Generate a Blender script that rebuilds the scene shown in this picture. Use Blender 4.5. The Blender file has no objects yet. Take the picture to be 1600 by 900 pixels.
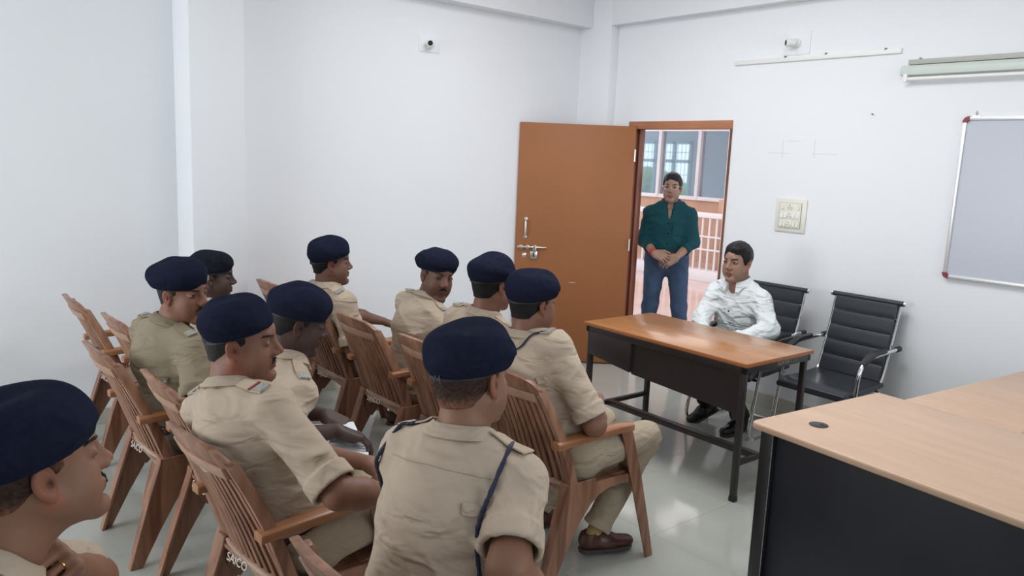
import bpy, bmesh, math, random
import numpy as np
from mathutils import Vector, Matrix

sc = bpy.context.scene
COL = sc.collection
random.seed(7)
PI = math.pi

# ------------------------------------------------------------------ camera
cam_d = bpy.data.cameras.new('camera')
cam = bpy.data.objects.new('camera', cam_d)
COL.objects.link(cam)
_R = (0.76859025, -0.63838484, 0.04163918)
_D = (-0.07115251, -0.14998562, -0.98612455)
_F = (0.63577224, 0.75496299, -0.16070017)
cam.matrix_world = Matrix(((_R[0], -_D[0], -_F[0], 0.0),
                           (_R[1], -_D[1], -_F[1], 0.0),
                           (_R[2], -_D[2], -_F[2], 1.7205),
                           (0, 0, 0, 1)))
cam_d.sensor_width = 36.0
cam_d.lens = 27.606
cam_d.clip_start = 0.05
sc.camera = cam

# ------------------------------------------------------------------ world, view
wd = bpy.data.worlds.new('world')
sc.world = wd
wd.use_nodes = True
wnt = wd.node_tree
for n in list(wnt.nodes):
    wnt.nodes.remove(n)
wo = wnt.nodes.new('ShaderNodeOutputWorld')
wb = wnt.nodes.new('ShaderNodeBackground')
wb.inputs[0].default_value = (0.80, 0.90, 1.0, 1)
wb.inputs[1].default_value = 2.4
wnt.links.new(wb.outputs[0], wo.inputs[0])
sc.view_settings.view_transform = 'Standard'
sc.view_settings.look = 'None'
sc.view_settings.exposure = -0.12
sc.view_settings.gamma = 1.0
sc.view_settings.use_curve_mapping = False
sc.cycles.use_denoising = True
sc.cycles.max_bounces = 8
sc.cycles.diffuse_bounces = 5
sc.cycles.sample_clamp_indirect = 6.0


def area(name, loc, rot, sx, sy, power, color=(1, 1, 1)):
    l = bpy.data.lights.new(name, 'AREA')
    l.shape = 'RECTANGLE'
    l.size = sx
    l.size_y = sy
    l.energy = power
    l.color = color
    o = bpy.data.objects.new(name, l)
    COL.objects.link(o)
    o.location = loc
    o.rotation_euler = rot
    return o


# daylight through the windows of the two walls behind the camera
area('window_daylight_west', (-3.12, 3.5, 1.75), (0, -PI / 2, 0), 1.5, 2.2, 115, (0.93, 0.97, 1.0))
area('window_daylight_south', (2.6, -1.92, 1.75), (PI / 2, 0, 0), 3.0, 1.5, 42, (0.93, 0.97, 1.0))
# ceiling lamps
area('ceiling_lamp_light', (2.9, 2.2, 3.22), (0, 0, 0), 1.2, 1.2, 44, (0.97, 0.98, 1.0))
area('ceiling_lamp_light', (3.3, 3.5, 3.22), (0, 0, 0), 1.2, 1.2, 24, (0.97, 0.98, 1.0))
# daylight in the corridor beyond the door
area('corridor_daylight', (8.4, 6.6, 3.1), (0, 0, 0), 3.5, 3.5, 62, (1.0, 0.97, 0.95))

# ------------------------------------------------------------------ materials
MATS = {}


def mat(name, color, rough=0.5, metal=0.0, spec=0.5, noise=None, bump=None, wood=None, attr=False, trans=0.0, coat=0.0, sheen=0.0, emit=None, crease=None):
    """procedural material; noise=(scale, amount), bump=(scale, strength, distance), wood=(scale, dark colour, stretch)"""
    m = bpy.data.materials.new(name)
    m.use_nodes = True
    nt = m.node_tree
    b = nt.nodes['Principled BSDF']
    b.inputs['Base Color'].default_value = (*color, 1)
    b.inputs['Roughness'].default_value = rough
    b.inputs['Metallic'].default_value = metal
    b.inputs['Specular IOR Level'].default_value = spec
    if trans:
        b.inputs['Transmission Weight'].default_value = trans
    if coat:
        b.inputs['Coat Weight'].default_value = coat
        b.inputs['Coat Roughness'].default_value = 0.1
    if sheen:
        b.inputs['Sheen Weight'].default_value = sheen
        b.inputs['Sheen Roughness'].default_value = 0.5
    if emit:
        b.inputs['Emission Color'].default_value = (*emit[0], 1)
        b.inputs['Emission Strength'].default_value = emit[1]
    tc = nt.nodes.new('ShaderNodeTexCoord')
    col_sock = None
    if wood:
        scale, dark, stretch = wood
        mp = nt.nodes.new('ShaderNodeMapping')
        mp.inputs['Scale'].default_value = stretch
        nt.links.new(tc.outputs['Object'], mp.inputs[0])
        n = nt.nodes.new('ShaderNodeTexNoise')
        n.inputs['Scale'].default_value = scale
        n.inputs['Detail'].default_value = 6
        n.inputs['Distortion'].default_value = 1.2
        nt.links.new(mp.outputs[0], n.inputs['Vector'])
        r = nt.nodes.new('ShaderNodeValToRGB')
        r.color_ramp.elements[0].position = 0.32
        r.color_ramp.elements[0].color = (*dark, 1)
        r.color_ramp.elements[1].position = 0.68
        r.color_ramp.elements[1].color = (*color, 1)
        nt.links.new(n.outputs[0], r.inputs[0])
        col_sock = r.outputs[0]
    elif noise:
        n = nt.nodes.new('ShaderNodeTexNoise')
        n.inputs['Scale'].default_value = noise[0]
        n.inputs['Detail'].default_value = 5
        nt.links.new(tc.outputs['Object'], n.inputs['Vector'])
        r = nt.nodes.new('ShaderNodeValToRGB')
        a = noise[1]
        r.color_ramp.elements[0].position = 0.3
        r.color_ramp.elements[0].color = (*[max(0, c * (1 - a)) for c in color], 1)
        r.color_ramp.elements[1].position = 0.7
        r.color_ramp.elements[1].color = (*[min(1, c * (1 + a)) for c in color], 1)
        nt.links.new(n.outputs[0], r.inputs[0])
        col_sock = r.outputs[0]
    if attr:
        at = nt.nodes.new('ShaderNodeAttribute')
        at.attribute_name = 'Tint'
        mx = nt.nodes.new('ShaderNodeMix')
        mx.data_type = 'RGBA'
        mx.blend_type = 'MULTIPLY'
        mx.inputs['Factor'].default_value = 1.0
        if col_sock is None:
            mx.inputs['A'].default_value = (*color, 1)
        else:
            nt.links.new(col_sock, mx.inputs['A'])
        nt.links.new(at.outputs['Color'], mx.inputs['B'])
        col_sock = mx.outputs['Result']
    if col_sock is not None:
        nt.links.new(col_sock, b.inputs['Base Color'])
    if bump:
        n2 = nt.nodes.new('ShaderNodeTexNoise')
        n2.inputs['Scale'].default_value = bump[0]
        n2.inputs['Detail'].default_value = 4
        nt.links.new(tc.outputs['Object'], n2.inputs['Vector'])
        bp = nt.nodes.new('ShaderNodeBump')
        bp.inputs['Strength'].default_value = bump[1]
        bp.inputs['Distance'].default_value = bump[2]
        nt.links.new(n2.outputs[0], bp.inputs['Height'])
        nt.links.new(bp.outputs[0], b.inputs['Normal'])
        if crease:
            mp2 = nt.nodes.new('ShaderNodeMapping')
            mp2.inputs['Scale'].default_value = (1.0, 1.0, 2.4)
            mp2.inputs['Rotation'].default_value = (0.5, 0.4, 0.3)
            nt.links.new(tc.outputs['Object'], mp2.inputs[0])
            n3 = nt.nodes.new('ShaderNodeTexNoise')
            n3.inputs['Scale'].default_value = crease[0]
            n3.inputs['Detail'].default_value = 2.0
            n3.inputs['Distortion'].default_value = 0.6
            nt.links.new(mp2.outputs[0], n3.inputs['Vector'])
            bp3 = nt.nodes.new('ShaderNodeBump')
            bp3.inputs['Strength'].default_value = crease[1]
            bp3.inputs['Distance'].default_value = crease[2]
            nt.links.new(n3.outputs[0], bp3.inputs['Height'])
            nt.links.new(bp3.outputs[0], bp.inputs['Normal'])
    MATS[name] = m
    return m


wall_m = mat('wall_paint', (0.80, 0.815, 0.84), 0.75, noise=(0.9, 0.015), bump=(14, 0.06, 0.01))
ceil_m = mat('ceiling_paint', (0.85, 0.85, 0.86), 0.85)
tile_m = mat('floor_tile', (0.45, 0.46, 0.415), 0.11, spec=0.55, noise=(2.2, 0.05), bump=(3, 0.02, 0.01))
grout_m = mat('floor_grout', (0.41, 0.42, 0.375), 0.5)
skirt_m = mat('skirting_tile', (0.50, 0.49, 0.42), 0.2, noise=(3, 0.06))
door_m = mat('door_brown_laminate', (0.315, 0.120, 0.045), 0.5, spec=0.35, noise=(1.5, 0.06))
frame_m = mat('door_frame_wood', (0.22, 0.065, 0.03), 0.45, wood=(5, (0.13, 0.035, 0.015), (6, 6, 0.6)))
frame2_m = mat('door_head_wood', (0.40, 0.16, 0.075), 0.5, noise=(5, 0.1))
steel_m = mat('brushed_steel', (0.72, 0.70, 0.66), 0.3, metal=1.0)
chrome_m = mat('chrome', (0.82, 0.82, 0.82), 0.08, metal=1.0)
dark_m = mat('dark_void', (0.01, 0.01, 0.01), 0.8)
white_pl = mat('white_plastic', (0.78, 0.78, 0.76), 0.35)
cream_pl = mat('cream_switch_plastic', (0.74, 0.73, 0.64), 0.35)
green_pl = mat('tube_batten_paint', (0.60, 0.66, 0.61), 0.4)
plastic_m = mat('brown_moulded_plastic', (0.37, 0.190, 0.115), 0.36, spec=0.5, wood=(2.6, (0.175, 0.072, 0.042), (6, 6, 0.8)), bump=(60, 0.05, 0.003))
plastic_l = mat('brown_plastic_label_area', (0.40, 0.235, 0.155), 0.4, noise=(9, 0.15))
plastic_arm = mat('brown_plastic_arm', (0.40, 0.185, 0.085), 0.33, wood=(3.2, (0.27, 0.105, 0.045), (0.9, 6, 6)), bump=(60, 0.05, 0.003))
plastic_r = mat('brown_plastic_worn_glare_rail', (0.47, 0.33, 0.26), 0.4, noise=(14, 0.2))  # worn plastic, with whitish glare put into the base colour
label_m = mat('moulded_lettering', (0.64, 0.56, 0.50), 0.5)
tabletop_m = mat('teak_laminate', (0.45, 0.205, 0.075), 0.28, wood=(2.4, (0.33, 0.135, 0.045), (9, 0.8, 1)), coat=0.25)
tabledge_m = mat('teak_edge', (0.38, 0.135, 0.045), 0.4)
tmetal_m = mat('brown_painted_steel', (0.030, 0.022, 0.022), 0.38, spec=0.5)
beech_m = mat('beech_laminate', (0.60, 0.405, 0.28), 0.36, wood=(1.6, (0.54, 0.355, 0.24), (9, 1.2, 1)))
black_panel = mat('navy_black_panel', (0.012, 0.014, 0.022), 0.5, noise=(6, 0.2))
black_trim = mat('black_trim', (0.014, 0.014, 0.016), 0.4)
leather_m = mat('black_leatherette', (0.022, 0.026, 0.034), 0.36, bump=(90, 0.15, 0.002))
rubber_m = mat('black_plastic', (0.02, 0.02, 0.023), 0.45)
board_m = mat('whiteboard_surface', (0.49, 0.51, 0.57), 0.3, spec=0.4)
alu_m = mat('aluminium', (0.75, 0.77, 0.77), 0.35, metal=0.6)
red_m = mat('dark_red_plastic', (0.22, 0.02, 0.035), 0.4)
khaki_m = mat('khaki_cotton', (0.46, 0.370, 0.285), 0.85, crease=(7.0, 0.9, 0.030), spec=0.2, noise=(2.5, 0.05), bump=(220, 0.1, 0.001), attr=True)
khaki2_m = mat('olive_khaki_cotton', (0.27, 0.225, 0.155), 0.85, crease=(7.0, 0.9, 0.030), spec=0.2, noise=(2.5, 0.06), bump=(220, 0.1, 0.001), attr=True)
ktrouser_m = mat('khaki_trouser', (0.40, 0.325, 0.235), 0.85, crease=(7.0, 0.9, 0.030), spec=0.2, noise=(3, 0.06), bump=(200, 0.1, 0.001), attr=True)
navy_m = mat('navy_wool_felt', (0.0125, 0.0145, 0.030), 1.0, spec=0.05, noise=(60, 0.15), bump=(260, 0.5, 0.001), attr=True)
navy2_m = mat('charcoal_wool_felt', (0.013, 0.015, 0.023), 1.0, spec=0.05, noise=(60, 0.3), bump=(260, 0.5, 0.001), attr=True)
navyband_m = mat('beret_leather_band', (0.012, 0.015, 0.024), 0.55)
cord_m = mat('navy_braided_cord', (0.010, 0.014, 0.045), 0.6, bump=(300, 0.6, 0.003))
teal_m = mat('dark_teal_cotton', (0.006, 0.050, 0.062), 0.8, crease=(5, 0.5, 0.012), spec=0.2, noise=(6, 0.12), bump=(200, 0.1, 0.001), attr=True)
whites_m = mat('white_shirt_cotton', (0.70, 0.74, 0.75), 0.8, crease=(8, 1.0, 0.035), spec=0.2, noise=(14, 0.05), bump=(200, 0.1, 0.001), attr=True)
jeans_m = mat('blue_denim', (0.030, 0.060, 0.115), 0.85, crease=(6, 0.5, 0.01), noise=(7, 0.25), bump=(300, 0.2, 0.001), attr=True)
blacktr_m = mat('black_trousers', (0.010, 0.010, 0.012), 0.8, attr=True)
brownshoe_m = mat('brown_shoe_leather', (0.085, 0.030, 0.022), 0.35, noise=(12, 0.2))
blackshoe_m = mat('black_shoe_leather', (0.010, 0.010, 0.011), 0.3)
sole_m = mat('shoe_sole', (0.06, 0.05, 0.045), 0.6)
sock_m = mat('khaki_sock', (0.42, 0.29, 0.12), 0.9)
gsock_m = mat('grey_sock', (0.22, 0.22, 0.21), 0.9)
belt_m = mat('maroon_leather_belt', (0.06, 0.012, 0.012), 0.35)
bbelt_m = mat('dark_leather_belt', (0.03, 0.015, 0.01), 0.35)
hair_m = mat('black_hair', (0.008, 0.007, 0.008), 0.5, spec=0.3, bump=(180, 0.6, 0.004))
stubble_m = mat('shaved_hair', (0.045, 0.028, 0.022), 0.85, spec=0.1, noise=(120, 0.45), attr=True)
eyew_m = mat('eye_white', (0.33, 0.30, 0.28), 0.2)
iris_m = mat('eye_iris', (0.012, 0.008, 0.006), 0.15)
gold_m = mat('gold', (0.75, 0.48, 0.14), 0.25, metal=1.0)
silver_m = mat('silver_badge', (0.42, 0.41, 0.37), 0.45, metal=0.5, noise=(150, 0.5))
badge_m = mat('badge_plate', (0.30, 0.31, 0.29), 0.5, noise=(260, 0.5))
redtape_m = mat('dark_red_ribbon', (0.25, 0.03, 0.05), 0.7)
seam_m = mat('khaki_seam', (0.33, 0.26, 0.185), 0.8)
button_m = mat('khaki_button', (0.42, 0.34, 0.24), 0.4)
dbutton_m = mat('dark_button', (0.06, 0.05, 0.05), 0.4)
paper_m = mat('white_paper', (0.78, 0.80, 0.84), 0.7)
redthread_m = mat('red_thread', (0.50, 0.045, 0.03), 0.8)
cor_floor = mat('corridor_stone_floor', (0.66, 0.47, 0.41), 0.12, noise=(2.5, 0.08))
cor_wall = mat('corridor_orange_plaster', (0.55, 0.32, 0.22), 0.8, noise=(3, 0.12))
cor_grey = mat('corridor_grey_wall', (0.24, 0.26, 0.29), 0.8)
cor_white = mat('corridor_white_paint', (0.76, 0.70, 0.70), 0.6)
grille_m = mat('green_grille_paint', (0.12, 0.24, 0.26), 0.5)
leaf_m = mat('tree_foliage', (0.16, 0.34, 0.12), 0.9, noise=(5, 0.5))
glass_m = mat('window_glass', (0.55, 0.62, 0.68), 0.05, trans=0.85)
redpaint_m = mat('red_painted_letter', (0.45, 0.03, 0.03), 0.6)
screw_m = mat('rust_screw', (0.16, 0.12, 0.10), 0.5)


def skin(name, c):
    m = mat(name, c, 0.52, spec=0.35, noise=(18, 0.07), bump=(140, 0.12, 0.0012), attr=True)
    m.node_tree.nodes['Principled BSDF'].inputs['Subsurface Weight'].default_value = 0.0
    return m


# ------------------------------------------------------------------ mesh helpers
class MB:
    def __init__(self):
        self.v = []
        self.f = []
        self.mi = []
        self.cur = 0

    def add(self, vs, fs):
        o = len(self.v)
        self.v += [tuple(map(float, p)) for p in vs]
        self.f += [tuple(i + o for i in f) for f in fs]
        self.mi += [self.cur] * len(fs)

    def box(self, lo, hi, M=None):
        x0, y0, z0 = lo
        x1, y1, z1 = hi
        vs = [(x0, y0, z0), (x1, y0, z0), (x1, y1, z0), (x0, y1, z0), (x0, y0, z1), (x1, y0, z1), (x1, y1, z1), (x0, y1, z1)]
        if M is not None:
            vs = [M @ Vector(p) for p in vs]
        self.add(vs, [(0, 3, 2, 1), (4, 5, 6, 7), (0, 1, 5, 4), (1, 2, 6, 5), (2, 3, 7, 6), (3, 0, 4, 7)])

    def loft(self, rings, closed=True, caps=True):
        """rings: list of rings with the same number of points"""
        n = len(rings[0])
        vs = [p for r in rings for p in r]
        fs = []
        for i in range(len(rings) - 1):
            for j in range(n if closed else n - 1):
                a = i * n + j
                b = i * n + (j + 1) % n
                fs.append((a, b, b + n, a + n))
        if caps:
            fs.append(tuple(reversed(range(n))))
            fs.append(tuple(range((len(rings) - 1) * n, len(rings) * n)))
        self.add(vs, fs)

    def prism(self, poly, y0, y1, axis='y'):
        """poly: 2D points; extruded along an axis"""
        if axis == 'y':
            r = [[(p[0], y, p[1]) for p in poly] for y in (y0, y1)]
        elif axis == 'x':
            r = [[(y, p[0], p[1]) for p in poly] for y in (y0, y1)]
        else:
            r = [[(p[0], p[1], y) for p in poly] for y in (y0, y1)]
        self.loft(r)

    def tube(self, pts, r, n=10, flat=None):
        pts = [Vector(p) for p in pts]
        rad = r if isinstance(r, (list, tuple)) else [r] * len(pts)
        rings = []
        t0 = (pts[1] - pts[0]).normalized()
        up = Vector((0, 0, 1)) if abs(t0.z) < 0.9 else Vector((1, 0, 0))
        u = t0.cross(up).normalized()
        for i, p in enumerate(pts):
            if i == 0:
                t = t0
            elif i == len(pts) - 1:
                t = (pts[i] - pts[i - 1]).normalized()
            else:
                t = ((pts[i + 1] - pts[i]).normalized() + (pts[i] - pts[i - 1]).normalized()).normalized()
            u = (u - t * u.dot(t)).normalized()
            w = t.cross(u)
            rings.append([p + (u * math.cos(2 * PI * k / n) + w * math.sin(2 * PI * k / n)) * rad[i] for k in range(n)])
        self.loft(rings)

    def lathe(self, prof, c=(0, 0, 0), n=24, axis='z'):
        """prof: (r, h) list"""
        rings = []
        for r, h in prof:
            ring = []
            for k in range(n):
                a = 2 * PI * k / n
                x, y = r * math.cos(a), r * math.sin(a)
                if axis == 'z':
                    p = (x, y, h)
                elif axis == 'x':
                    p = (h, x, y)
                else:
                    p = (y, h, x)
                ring.append((p[0] + c[0], p[1] + c[1], p[2] + c[2]))
            rings.append(ring)
        self.loft(rings)

    def sphere(self, c, r, n=12, m=8, sc3=(1, 1, 1)):
        self.lathe([(r * math.sin(PI * i / m) * 1.0 + 1e-5, -r * math.cos(PI * i / m)) for i in range(m + 1)], c, n)


def smooth_path(pts, k=6):
    """Catmull-Rom through pts"""
    pts = [Vector(p) for p in pts]
    out = []
    P = [pts[0] * 2 - pts[1]] + pts + [pts[-1] * 2 - pts[-2]]
    for i in range(1, len(P) - 2):
        for j in range(k):
            t = j / k
            a, b, c, d = P[i - 1], P[i], P[i + 1], P[i + 2]
            out.append(0.5 * ((2 * b) + (c - a) * t + (2 * a - 5 * b + 4 * c - d) * t * t + (3 * b - a - 3 * c + d) * t ** 3))
    out.append(pts[-1])
    return out


def build(name, mb, mats, parent=None, smooth=False, bevel=0.0, seg=2, loc=None, label=None, kind=None):
    me = bpy.data.meshes.new(name)
    me.from_pydata(mb.v, [], mb.f)
    if not isinstance(mats, (list, tuple)):
        mats = [mats]
    for m in mats:
        me.materials.append(m)
    me.polygons.foreach_set('material_index', mb.mi)
    bm = bmesh.new()
    bm.from_mesh(me)
    bmesh.ops.recalc_face_normals(bm, faces=bm.faces)
    if bevel > 0:
        es = [e for e in bm.edges if len(e.link_faces) == 2 and e.calc_face_angle(0) > 0.5]
        bmesh.ops.bevel(bm, geom=es, offset=bevel, segments=seg, profile=0.5, affect='EDGES', clamp_overlap=True)
    bm.to_mesh(me)
    bm.free()
    if smooth or bevel > 0:
        me.polygons.foreach_set('use_smooth', [True] * len(me.polygons))
        if not smooth == 'full':
            try:
                me.set_sharp_from_angle(angle=math.radians(38))
            except Exception:
                pass
    o = bpy.data.objects.new(name, me)
    COL.objects.link(o)
    if parent is not None:
        o.parent = parent
    if loc is not None:
        o.location = loc
    if label:
        o['label'] = label
    if kind:
        o['kind'] = kind
    return o


def tag(o, label, cat, group=None):
    o['label'] = label
    o['category'] = cat
    if group:
        o['group'] = group
    return o


def thing(name, label, cat, loc=(0, 0, 0), rz=0.0, group=None):
    o = bpy.data.objects.new(name, None)
    o.empty_display_size = 0.1
    COL.objects.link(o)
    o.location = loc
    o.rotation_euler = (0, 0, rz)
    return tag(o, label, cat, group)


def struct(name, mb, mats, parent=None, **k):
    o = build(name, mb, mats, parent, **k)
    o['kind'] = 'structure'
    return o


def text_part(name, s, size, M, mt, parent, depth=0.001):
    cu = bpy.data.curves.new(name, 'FONT')
    cu.body = s
    cu.size = size
    cu.extrude = depth
    cu.align_x = 'CENTER'
    cu.align_y = 'CENTER'
    o = bpy.data.objects.new(name, cu)
    COL.objects.link(o)
    bpy.context.view_layer.update()
    dg = bpy.context.evaluated_depsgraph_get()
    me = bpy.data.meshes.new_from_object(o.evaluated_get(dg))
    bpy.data.objects.remove(o)
    me.transform(M)
    me.materials.clear()
    me.materials.append(mt)
    q = bpy.data.objects.new(name, me)
    COL.objects.link(q)
    q.parent = parent
    return q


def copy_tree(o, parent=None, loc=None, rz=None):
    c = o.copy()
    COL.objects.link(c)
    c.parent = parent
    if loc is not None:
        c.location = loc
    if rz is not None:
        c.rotation_euler = (0, 0, rz)
    for ch in list(o.children):
        copy_tree(ch, c)
    return c

# ================================================================== the room
XW, XC, YB, ZB, ZC = 5.06, 4.964, 5.10, 2.865, 3.30
XL, YS = -3.2, -2.0            # walls behind the camera
DY0, DY1, DZ = 3.545, 4.555, 2.08   # door opening in the right wall

# floor: vitrified tiles on a bed
fl = struct('floor', (lambda m: (m.box((XL, YS, -0.05), (XW + 0.02, YB + 0.12, -0.004)), m)[1])(MB()), grout_m)
tm = MB()
TS = 0.6
tm.box((0, 0, 0), (TS - 0.0007, TS - 0.0007, 0.0038))
tproto = None
x = XL
while x < XW:
    y = YS
    while y < YB + 0.1:
        w = min(TS, XW + 0.02 - x)
        d = min(TS, YB + 0.12 - y)
        if tproto is None:
            tproto = build('floor_tile', tm, tile_m, fl, bevel=0.0004, seg=1)
            o = tproto
        else:
            o = tproto.copy()
            COL.objects.link(o)
        o.location = (x, y, -0.004)
        o.scale = (w / TS, d / TS, 1)
        y += TS
    x += TS

m = MB(); m.box((XL, YS, ZC), (XW + 0.25, YB + 0.35, ZC + 0.1))
struct('ceiling', m, ceil_m)

# right wall with the door opening
m = MB()
m.box((XW, YS, 0), (XW + 0.13, DY0, ZC))
m.box((XW, DY1, 0), (XW + 0.13, YB + 0.35, ZC))
m.box((XW, DY0, DZ), (XW + 0.13, DY1, ZC))
wr = struct('wall_right', m, wall_m)
m = MB()
m.box((XC, 4.745, 0), (XW, YB + 0.3, ZC))
m.box((XC, YS, ZB), (XW, 4.745, ZC))
struct('trim_1', m, wall_m, bevel=0.004)         # column and beam standing proud of the right wall

# back wall, the wall left of the pillar, pillar, beam
m = MB(); m.box((1.75, YB, 0), (XC + 0.2, YB + 0.25, ZC))
struct('wall_back', m, wall_m)
m = MB(); m.box((XL, 5.19, 0), (1.75, 5.35, ZC))
struct('wall_back_left', m, wall_m)
m = MB(); m.box((1.572, 4.90, 0), (1.902, 5.22, ZC))
struct('trim_2', m, wall_m, bevel=0.004)
m = MB(); m.box((1.902, 4.965, 2.862), (XC, YB + 0.05, ZC))
struct('trim_3', m, wall_m, bevel=0.004)
# walls behind the camera with window openings
m = MB()
for a, b, c, d in ((YS, 2.35, 0, ZC), (4.65, 5.35, 0, ZC), (2.35, 4.65, 0, 0.95), (2.35, 4.65, 2.55, ZC)):
    m.box((XL - 0.2, a, c), (XL, b, d))
struct('wall_left', m, wall_m)
m = MB()
for a, b, c, d in ((XL - 0.2, 0.05, 0, ZC), (3.15, XW + 0.25, 0, ZC), (0.05, 3.15, 0, 0.95), (0.05, 3.15, 2.55, ZC)):
    m.box((a, YS - 0.2, c), (b, YS, d))
struct('wall_front', m, wall_m)


def window(nm, M, w, h):
    f = MB()
    t = 0.05
    for (a, b, c, d) in ((-w / 2, -w / 2 + t, 0, h), (w / 2 - t, w / 2, 0, h), (-w / 2, w / 2, 0, t), (-w / 2, w / 2, h - t, h), (-w / 6 - t / 2, -w / 6 + t / 2, 0, h), (w / 6 - t / 2, w / 6 + t / 2, 0, h)):
        f.box((a, -0.03, c), (b, 0.03, d), M)
    o = struct(nm, f, white_pl)
    for k in range(3):
        p = MB()
        p.box((-w / 2 + k * w / 3 + 0.03, -0.004, 0.03), (-w / 2 + (k + 1) * w / 3 - 0.03, 0.004, h - 0.03), M)
        build('pane', p, glass_m, o)
    return o


window('window_1', Matrix.Translation((XL - 0.1, 3.5, 0.95)) @ Matrix.Rotation(PI / 2, 4, 'Z'), 2.3, 1.6)
window('window_2', Matrix.Translation((1.6, YS - 0.1, 0.95)), 3.1, 1.6)

# skirting tiles
def skirting(name, x0, y0, x1, y1, nrm, step=0.6):
    L = math.hypot(x1 - x0, y1 - y0)
    dx, dy = (x1 - x0) / L, (y1 - y0) / L
    root = MB()
    root.box((0, 0, 0), (L, 0.006, 0.098), Matrix.Translation((x0, y0, 0)) @ Matrix(((dx, nrm[0], 0, 0), (dy, nrm[1], 0, 0), (0, 0, 1, 0), (0, 0, 0, 1))))
    o = struct(name, root, grout_m)
    s = 0.0
    while s < L - 1e-6:
        e = min(L, s + step)
        k = MB()
        k.box((s + 0.001, 0.006, 0.0), (e - 0.001, 0.014, 0.10), Matrix.Translation((x0, y0, 0)) @ Matrix(((dx, nrm[0], 0, 0), (dy, nrm[1], 0, 0), (0, 0, 1, 0), (0, 0, 0, 1))))
        build('tile', k, skirt_m, o, bevel=0.0015, seg=1)
        s = e


skirting('baseboard_right', XW, YS, XW, DY0 - 0.06, (-1, 0))
skirting('baseboard_column', XC, 4.745, XC, YB, (-1, 0))
skirting('baseboard_back', 1.902, YB, XC, YB, (0, -1))
skirting('baseboard_pillar', 1.572, 4.90, 1.902, 4.90, (0, -1))
skirting('baseboard_back_left', XL, 5.19, 1.572, 5.19, (0, -1))

# plaster patches round the lamp holders etc. are painted the same as the wall
# door frame (structure) and leaf
m = MB()
m.box((XW - 0.012, DY1 - 0.055, 0), (XW + 0.135, DY1, DZ))
fo = struct('trim_4', m, frame_m, bevel=0.003)
m = MB(); m.box((XW - 0.014, DY0 - 0.005, DZ - 0.062), (XW + 0.10, DY1 + 0.004, DZ), None)
build('head_jamb', m, frame2_m, fo, bevel=0.003, label='lighter brown head of the door frame')
m = MB(); m.box((XW + 0.045, DY1 - 0.075, 0), (XW + 0.09, DY1 - 0.055, DZ - 0.062))
build('stop_bead', m, frame_m, fo, bevel=0.002)
m = MB(); m.box((XW - 0.010, DY0 - 0.006, 0), (XW + 0.10, DY0 + 0.010, DZ - 0.062))
build('side_jamb', m, frame_m, fo, bevel=0.002)
m = MB(); m.box((XW + 0.006, DY0 + 0.010, 0), (XW + 0.13, DY0 + 0.026, DZ - 0.062))
build('white_lining', m, white_pl, fo, label='white painted strip inside the right jamb')

door = thing('door_leaf', 'brown flush door standing open against the corner of the white walls', 'door', (5.035, 4.462, 0), math.atan2(0.644, -0.765))
door['kind'] = 'thing'
LW = 0.965
m = MB(); m.box((0.0, -0.036, 0.012), (LW, 0.0, 2.037))
build('panel', m, door_m, door, bevel=0.002)
# local frame: +x from the hinge to the free edge, +y is towards the back corner
for z in (0.25, 1.05, 1.80):
    m = MB(); m.tube([(0.0, 0.006, z - 0.05), (0.0, 0.006, z + 0.05)], 0.007)
    build('hinge', m, steel_m, door, smooth=True)
# which face looks to the camera: the side with smaller distance -> local +y
FS = 1
m = MB()
hp = [(0.885, 0.0, 1.225), (0.885, 0.030, 1.215), (0.885, 0.036, 1.165), (0.885, 0.030, 1.105), (0.885, 0.0, 1.092)]
m.tube(smooth_path(hp, 5), 0.0085)
m.lathe([(0.016, 0), (0.016, 0.004), (0.006, 0.006)], (0.885, 0.0, 1.235), 14, 'y')
m.lathe([(0.016, 0), (0.016, 0.004), (0.006, 0.006)], (0.885, 0.0, 1.082), 14, 'y')
build('pull_handle', m, steel_m, door, smooth=True)
m = MB()
m.tube([(0.93, 0.018, 0.998), (0.70, 0.018, 0.998)], 0.0075)
for q in (0.915, 0.86, 0.80):
    m.box((q - 0.011, 0, 0.982), (q + 0.011, 0.028, 1.014))
m.lathe([(0.013, 0), (0.014, 0.006), (0.010, 0.012)], (0.935, 0.010, 0.998), 12, 'y')
build('tower_bolt', m, steel_m, door, bevel=0.001)
m = MB()
m.box((0.775, 0.018, 0.90), (0.835, 0.023, 0.965))
m.box((0.785, 0.022, 0.955), (0.815, 0.028, 1.01))
hsp = build('hasp', m, steel_m, door, bevel=0.0015)
m = MB(); m.box((0.799, 0.0235, 0.915), (0.811, 0.0245, 0.95))
build('hasp_slot', m, dark_m, hsp)
m = MB(); m.lathe([(0.017, 0), (0.017, 0.006), (0.009, 0.010)], (0.885, 0, 0.925), 16, 'y'); m.box((0.868, 0, 0.905), (0.902, 0.003, 0.945))
build('lock_cylinder', m, steel_m, door, bevel=0.001)
m = MB(); m.box((0.44, 0.0, 0.705), (0.49, 0.0006, 0.709), Matrix.Rotation(-0.0, 4, 'Y'))
build('scratch', m, label_m, door)

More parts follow.
